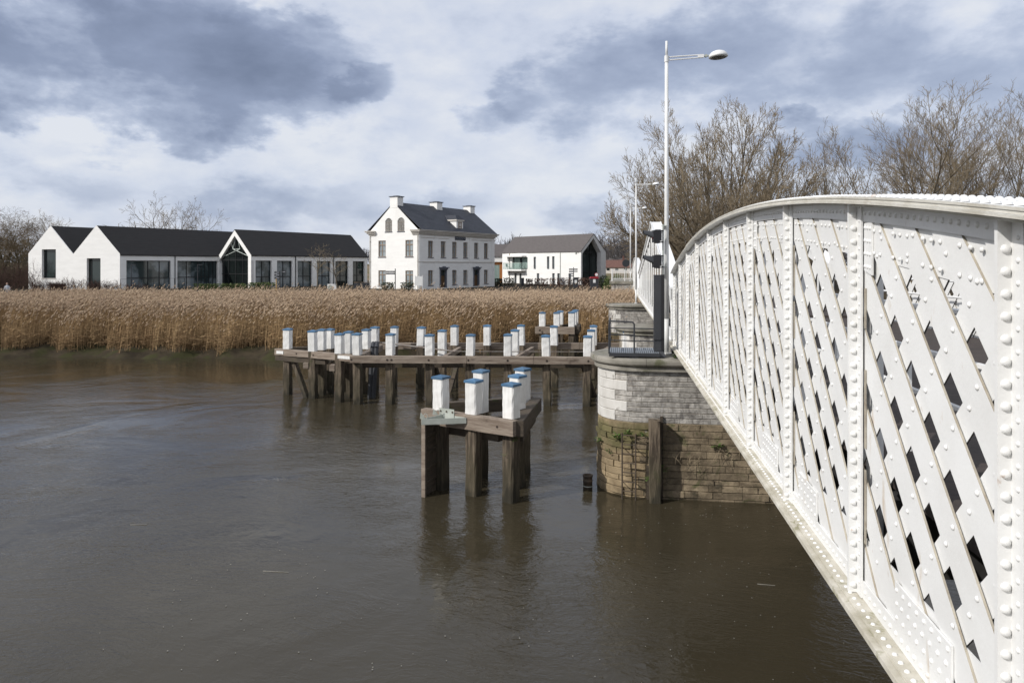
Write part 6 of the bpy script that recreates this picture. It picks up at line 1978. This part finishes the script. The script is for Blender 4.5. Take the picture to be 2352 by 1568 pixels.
hedge('yellow-green shrub beside the stone abutment', 1384, 1408, 80, 634, 2.2, 'leaf_green', 'green_shrub', 900, True, base=1.6, category='shrub', group=None)
hedge('yellow-green shrub behind the ornamental railing', 1403, 1432, 84, 629, 2.0, 'leaf_green', 'green_shrub', 600, True, category='shrub', group=None)

# ------------------------------------------------------------------ small things before the houses
def stand(x, Z): 
    p = gp(x, Z); return (p.x, p.y, GZ)
def zy(y, Z): return EYE + (HYP - y) * Z / FPX - GZ
for x, Z, lab in ((301.3, 82, 'slim grey path lamp before the first glazed bay'), (454.0, 83, 'slim grey path lamp before the second glazed bay')):
    t = thing('path_lamp', lab, 'path lamp', stand(x, Z), 0, 'path lamps along the gallery')
    h = zy(609, Z)
    mb = MB(); mb.tube((0, 0, -.1), (0, 0, h), .05, .04, 8); mb.build('pole', 'anthracite', t)
    mb = MB(); mb.box(-.05, .52, -.07, .07, h + .001, h + .07); mb.build('lamp_head', 'anthracite', t)
def fingerpost(label, x, Z, ytop, boards, pole=True):
    t = thing('fingerpost', label, 'signpost', stand(x, Z))
    mb = MB(); mb.tube((0, 0, -.1), (0, 0, zy(ytop, Z)), .05, .05, 8); mb.build('pole', 'frame_dark', t)
    x0 = (x - CXP) / FPX * Z
    for (xa, xb, ya, yb) in boards:
        a, b = (xa - CXP) / FPX * Z - x0, (xb - CXP) / FPX * Z - x0
        mb = MB(); mb.box(a, b, -.10, -.06, zy(yb, Z), zy(ya, Z)); s = mb.build('sign_board', 'frame_dark', t)
        mb = MB(); zc = (zy(yb, Z) + zy(ya, Z)) / 2; hh = (zy(ya, Z) - zy(yb, Z)) * .16
        w_ = b - a
        if abs(w_) > .4:
            for f0, f1 in ((.08, .15), (.32, .84)):
                mb.box(a + w_ * f0, a + w_ * f1, -.104, -.101, zc - hh, zc + hh)
            mb.build('arrow_and_lettering', 'letters', s)
    return t
fingerpost('black sign with three stacked boards before the glazed bays of the gallery', 643.0, 81, 622, ((630.5, 644.2, 623.4, 627.8), (630.5, 644.2, 629.6, 634.0), (630.5, 644.2, 635.8, 640.4), (647.0, 657.5, 622, 626.5)))
fingerpost('black fingerpost with two boards before the old house gable', 907.9, 80, 616.8, ((886.6, 907.0, 622.2, 625.2), (886.6, 907.0, 626.6, 630.0)))
fingerpost('black fingerpost with five boards both ways before the villa', 1317.5, 97, 613.7, ((1306.8, 1326.6, 617, 620), (1306.8, 1317, 622.5, 625.2), (1306.8, 1326.6, 622, 624.5), (1306.8, 1317, 627.5, 630), (1306.8, 1317, 632.5, 635)))
t = thing('air_unit', 'white outdoor air unit at the foot of the glazed bays', 'air conditioner', stand(763, 84))
mb = MB(); mb.box(-.52, .52, -.2, .2, .1, zy(652.3, 84)); mb.build('casing', 'white', t)
mb = MB(); mb.lathe((-.2, -.201, zy(652.3, 84) * .55), (0, -1, 0), ((.27, 0), (.27, .02), (.2, .03), (.05, .015)), 16); mb.build('fan_grille', 'galv', t)
fn_ = thing('board_fence', 'short dark board fence between the gallery and the old house', 'fence', stand(831, 86))
for i in range(14):
    a = -.95 + i * .136; mb = MB(); mb.box(a, a + .128, -.015, .015, 0, zy(649.5, 86) + random.uniform(-.02, .02)); mb.build('board', 'anthracite', fn_)
mb = MB(); mb.box(-.96, .96, -.03, .03, zy(649.5, 86) + .03, zy(649.5, 86) + .08); mb.build('top_rail', 'frame_brown', fn_)
t = thing('notice_board', 'blank white notice board on posts at the corner of the old house', 'notice board', stand(962.5, 80))
mb = MB(); mb.box(-.40, .36, -.03, .03, zy(656, 80), zy(634.5, 80)); mb.build('panel', 'white', t)
for xx in (-.43, .40):
    mb = MB(); mb.box(xx - .025, xx + .025, -.03, .03, -.1, zy(632, 80)); mb.build('post', 'lamp', t)
t = thing('marker_post', 'small yellow marker post right of the largest hedge', 'post', stand(634.5, 82))
mb = MB(); mb.tube((0, 0, -.05), (0, 0, zy(636, 82)), .05, .05, 8); mb.build('shaft', 'yellow', t)
mb = MB(); mb.tube((0, 0, zy(636, 82)), (0, 0, zy(635, 82)), .06, .045, 8); mb.build('cap', 'frame_dark', t)
for (x, Z, yt, mat, lab) in ((1322, 94, 637, 'anthracite', 'dark wheeled bin between the brown hedges'), (1364.5, 90, 635.5, 'red', 'wheeled bin with a bright red lid before the villa gable')):
    t = thing('wheeled_bin', lab, 'bin', stand(x, Z))
    h = zy(yt, Z); w2 = .32 if mat != 'red' else .52
    mb = MB(); mb.prism([(-w2 * .9, -.3, .08), (w2 * .9, -.3, .08), (w2, -.3, h - .22), (-w2, -.3, h - .22)], (0, .6, 0)); mb.build('body', 'anthracite', t)
    mb = MB(); mb.prism([(-w2 - .03, -.35, h - .218), (w2 + .03, -.35, h - .218), (w2 - .05, -.35, h), (-w2 + .05, -.35, h)], (0, .68, 0)); mb.build('lid', mat, t)
    mb = MB(); mb.box(-.16, .16, -.34, -.335 + .03, h - .75, h - .32); mb.build('sticker', 'white', t)
    for sx in (-1, 1):
        mb = MB(); mb.tube((sx * w2 * .8, .3, .09), (sx * w2 * .8 + .05, .3, .09), .09, .09, 10); mb.build('wheel', 'black', t)
t = thing('round_road_sign', 'round white road sign with a red rim before the villa gable', 'road sign', stand(1370, 91))
zc = zy(630.7, 91)
mb = MB(); mb.tube((0, 0, -.1), (0, 0, zc + .2), .03, .03, 6); mb.build('pole', 'galv', t)
mb = MB(); mb.tube((0, -.04, zc), (0, -.055, zc), .24, .24, 20); mb.build('rim', 'red', t)
mb = MB(); mb.tube((0, -.056, zc), (0, -.062, zc), .185, .185, 20); mb.build('face', 'white', t)
t = thing('cabinet', 'grey utility cabinet by the ground floor windows of the villa', 'utility box', stand(1200.5, 104))
mb = MB(); mb.box(-.22, .2, -.2, .2, 0, zy(639, 104)); mb.build('body', 'anthracite', t)
mb = MB(); mb.box(-.25, .23, -.23, .23, zy(639, 104) + .001, zy(639, 104) + .05); mb.build('roof', 'black', t)
fr = thing('glass_fence', 'low fence with thin dark rail along the first glazed bay of the gallery', 'fence', stand(276, 83.5), math.atan2(E1[1], E1[0]))
hF = zy(641, 83.5)
mb = MB(); mb.box(0, 9.5, -.02, .02, hF - .03, hF); mb.build('rail', 'frame_dark', fr)
for i in range(8):
    mb = MB(); mb.box(i * 1.35 - .02, i * 1.35 + .02, -.018, .018, -.1, hF - .031); mb.build('post', 'frame_dark', fr)
# person by the thicket, seen from behind the reeds
def person(label, x, Z, base):
    p = gp(x, Z)
    t = thing('person', label, 'person', (p.x, p.y, base), .4)
    me = bpy.data.meshes.new('body')
    V = [(0, 0, .95), (0, 0, 1.15), (0, 0, 1.38), (0, 0, 1.50), (0, -.02, 1.60), (0, -.03, 1.72), (.19, 0, 1.40), (.27, -.05, 1.15), (.25, -.20, 1.0), (-.19, 0, 1.40), (-.27, -.05, 1.15), (-.25, -.20, 1.0),
         (.10, 0, .88), (.11, -.03, .48), (.11, .02, .06), (.11, -.14, .03), (-.10, 0, .88), (-.11, .03, .48), (-.11, .08, .06), (-.11, -.08, .03)]
    Ed = [(0, 1), (1, 2), (2, 3), (3, 4), (4, 5), (2, 6), (6, 7), (7, 8), (2, 9), (9, 10), (10, 11), (0, 12), (12, 13), (13, 14), (14, 15), (0, 16), (16, 17), (17, 18), (18, 19)]
    me.from_pydata(V, Ed, [])
    o = link('body', me, t)
    rad = [.15, .14, .16, .06, .09, .08, .07, .05, .04, .07, .05, .04, .10, .07, .05, .04, .10, .07, .05, .04]
    md = o.modifiers.new('skin', 'SKIN')
    for v, r in zip(me.skin_vertices[0].data, rad): v.radius = (r, r * .8)
    me.skin_vertices[0].data[0].use_root = True
    sb = o.modifiers.new('sub', 'SUBSURF'); sb.levels = sb.render_levels = 1
    me.materials.append(M['hivis'])
    mb = MB(); mb.lathe((0, -.03, 1.58), (0, 0, 1), ((.05, 0), (.085, .05), (.095, .11), (.08, .18), (.03, .21)), 10); mb.build('head', 'skin', t, True)
    mb = MB(); mb.lathe((0, -.015, 1.70), (0, 0, 1), ((.10, 0), (.095, .05), (.06, .10), (.02, .115)), 10); mb.build('hair', 'bark', t, True)
    return t
person('person in a grey and white jacket on the path before the left thicket', 16.5, 78.5, GZ - .75)

# ------------------------------------------------------------------ far things: signs, village, woods
for (x, lab, tri) in ((1437.5, 'round road sign seen from behind, on the far road past the railing', False), (1447.5, 'triangular road sign seen from behind, on the far road past the railing', True)):
    Z = 92 if not tri else 96
    t = thing('road_sign', lab, 'road sign', stand(x, Z))
    zc = zy(604.5 if not tri else 599, Z)
    mb = MB(); mb.tube((0, 0, -.1), (0, 0, zc + .4), .04, .04, 6); mb.build('pole', 'galv', t)
    mb = MB()
    if tri: mb.prism([(-.55, 0, zc - .35), (.55, 0, zc - .35), (0, 0, zc + .6)], (0, .02, 0))
    else: mb.tube((0, -.05, zc), (0, -.07, zc), .48, .48, 20)
    mb.build('plate', 'anthracite', t)
vil_spots = ((1398, 260, 26, 'roof_red', 610.5, 'long red-roofed village house far away, nearest to the villa'), (1412, 268, 14, 'roof_red', 607, 'red-roofed village house far away, in the middle of the row'), (1426, 255, 12, 'roof_red', 609.5, 'red-roofed village house far away with the pale front'),
             (1438, 262, 9, 'roof_grey', 611, 'grey-roofed far village house behind the round road sign'), (1450, 285, 9, 'roof_red', 606, 'red-roofed far village house behind the triangular road sign'), (1421, 310, 8, 'roof_grey', 601, 'white-gabled far village house above the red roofs'))
for (x, Z, ln, mat, yr, lab) in vil_spots:
    p = gp(x, Z); zb_ = float(ground_z(p.x, p.y))
    t = thing('village_house', lab, 'house', (p.x, p.y, zb_), random.uniform(-.15, .15), 'houses of the far village')
    ztop_ = EYE + (HYP - yr) * Z / FPX + 3.0 - zb_ - 2.0
    ztop_ = max(3.5, EYE + (HYP - yr) * Z / FPX - zb_ + 1.6)
    he = ztop_ * .52
    mb = MB()
    wall(mb, (-ln / 2, -3), (1, 0), (0, 1), -1, [(0, he), (ln, he)], [(i * 3 + 1.0, i * 3 + 2.1, 1.0, he - .5) for i in range(max(1, int(ln / 3)))], .2)
    wall(mb, (-ln / 2, -3), (0, 1), (1, 0), -1, [(0, he), (3, ztop_ - .2), (6, he)], [], .2); wall(mb, (ln / 2, -3), (0, 1), (-1, 0), -1, [(0, he), (3, ztop_ - .2), (6, he)], [], .2)
    mb.build('wall', 'trim' if mat == 'roof_red' else 'wall', t)
    for i in range(max(1, int(ln / 3))):
        mb = MB(); mb.box(-ln / 2 + i * 3 + 1.0, -ln / 2 + i * 3 + 2.1, -2.85, -2.8, 1.0, he - .5); mb.build('window', 'pane', t)
    for sg in (-1, 1):
        mb = MB(); mb.prism([(-ln / 2 - .2, sg * 3.3, he - .15), (ln / 2 + .2, sg * 3.3, he - .15), (ln / 2 + .2, sg * .001, ztop_), (-ln / 2 - .2, sg * .001, ztop_)], (0, 0, -.15)); r_ = mb.build('roof', mat, t)
    mb = MB(); mb.box(ln * .2, ln * .2 + .7, -.35, .35, ztop_ - .6, ztop_ + .9); mb.build('chimney', 'roof_red', r_)
# distant bare woods
def woods(x0, x1, y0, y1, n, hmin, hmax, label, kind='stuff'):
    brs = []
    for i in range(n):
        y = random.uniform(y0, y1); x = random.uniform(x0, x1) * y
        z = float(ground_z(x, y)); h = random.uniform(hmin, hmax)
        p = Vector((x, y, z)); rw = y * .00016 + .03
        pts = [p, p + Vector((random.gauss(0, .2), 0, h * .5)), p + Vector((random.gauss(0, .5), 0, h))]
        brs.append((pts, [rw * 2, rw * 1.4, rw * .6]))
        for k in range(16):
            f = random.uniform(.25, .95); q = pts[0].lerp(pts[2], f); d = Vector((random.gauss(0, .75), random.gauss(0, .5), random.uniform(.35, 1))).normalized(); L = h * .32 * (1.1 - .5 * f)
            brs.append(([q, q + d * L * .5, q + d * L + Vector((0, 0, L * .2))], [rw * 1.2, rw, rw * .5]))
    link('far_woods', sweep(brs, 3, 'far_woods', 'woods', None), None, label, None, None, kind)
woods(-.9, .95, 380, 640, 1000, 8, 12, 'dark line of bare woods along the horizon')
woods(.105, .20, 300, 420, 170, 10, 17, 'taller bare trees on the horizon behind the far village')
woods(-.06, .01, 190, 240, 60, 7, 11, 'bare trees behind the low annex')
woods(.21, .8, 100, 150, 380, 5, 8, 'bare scrub behind the bridge under the tall trees')
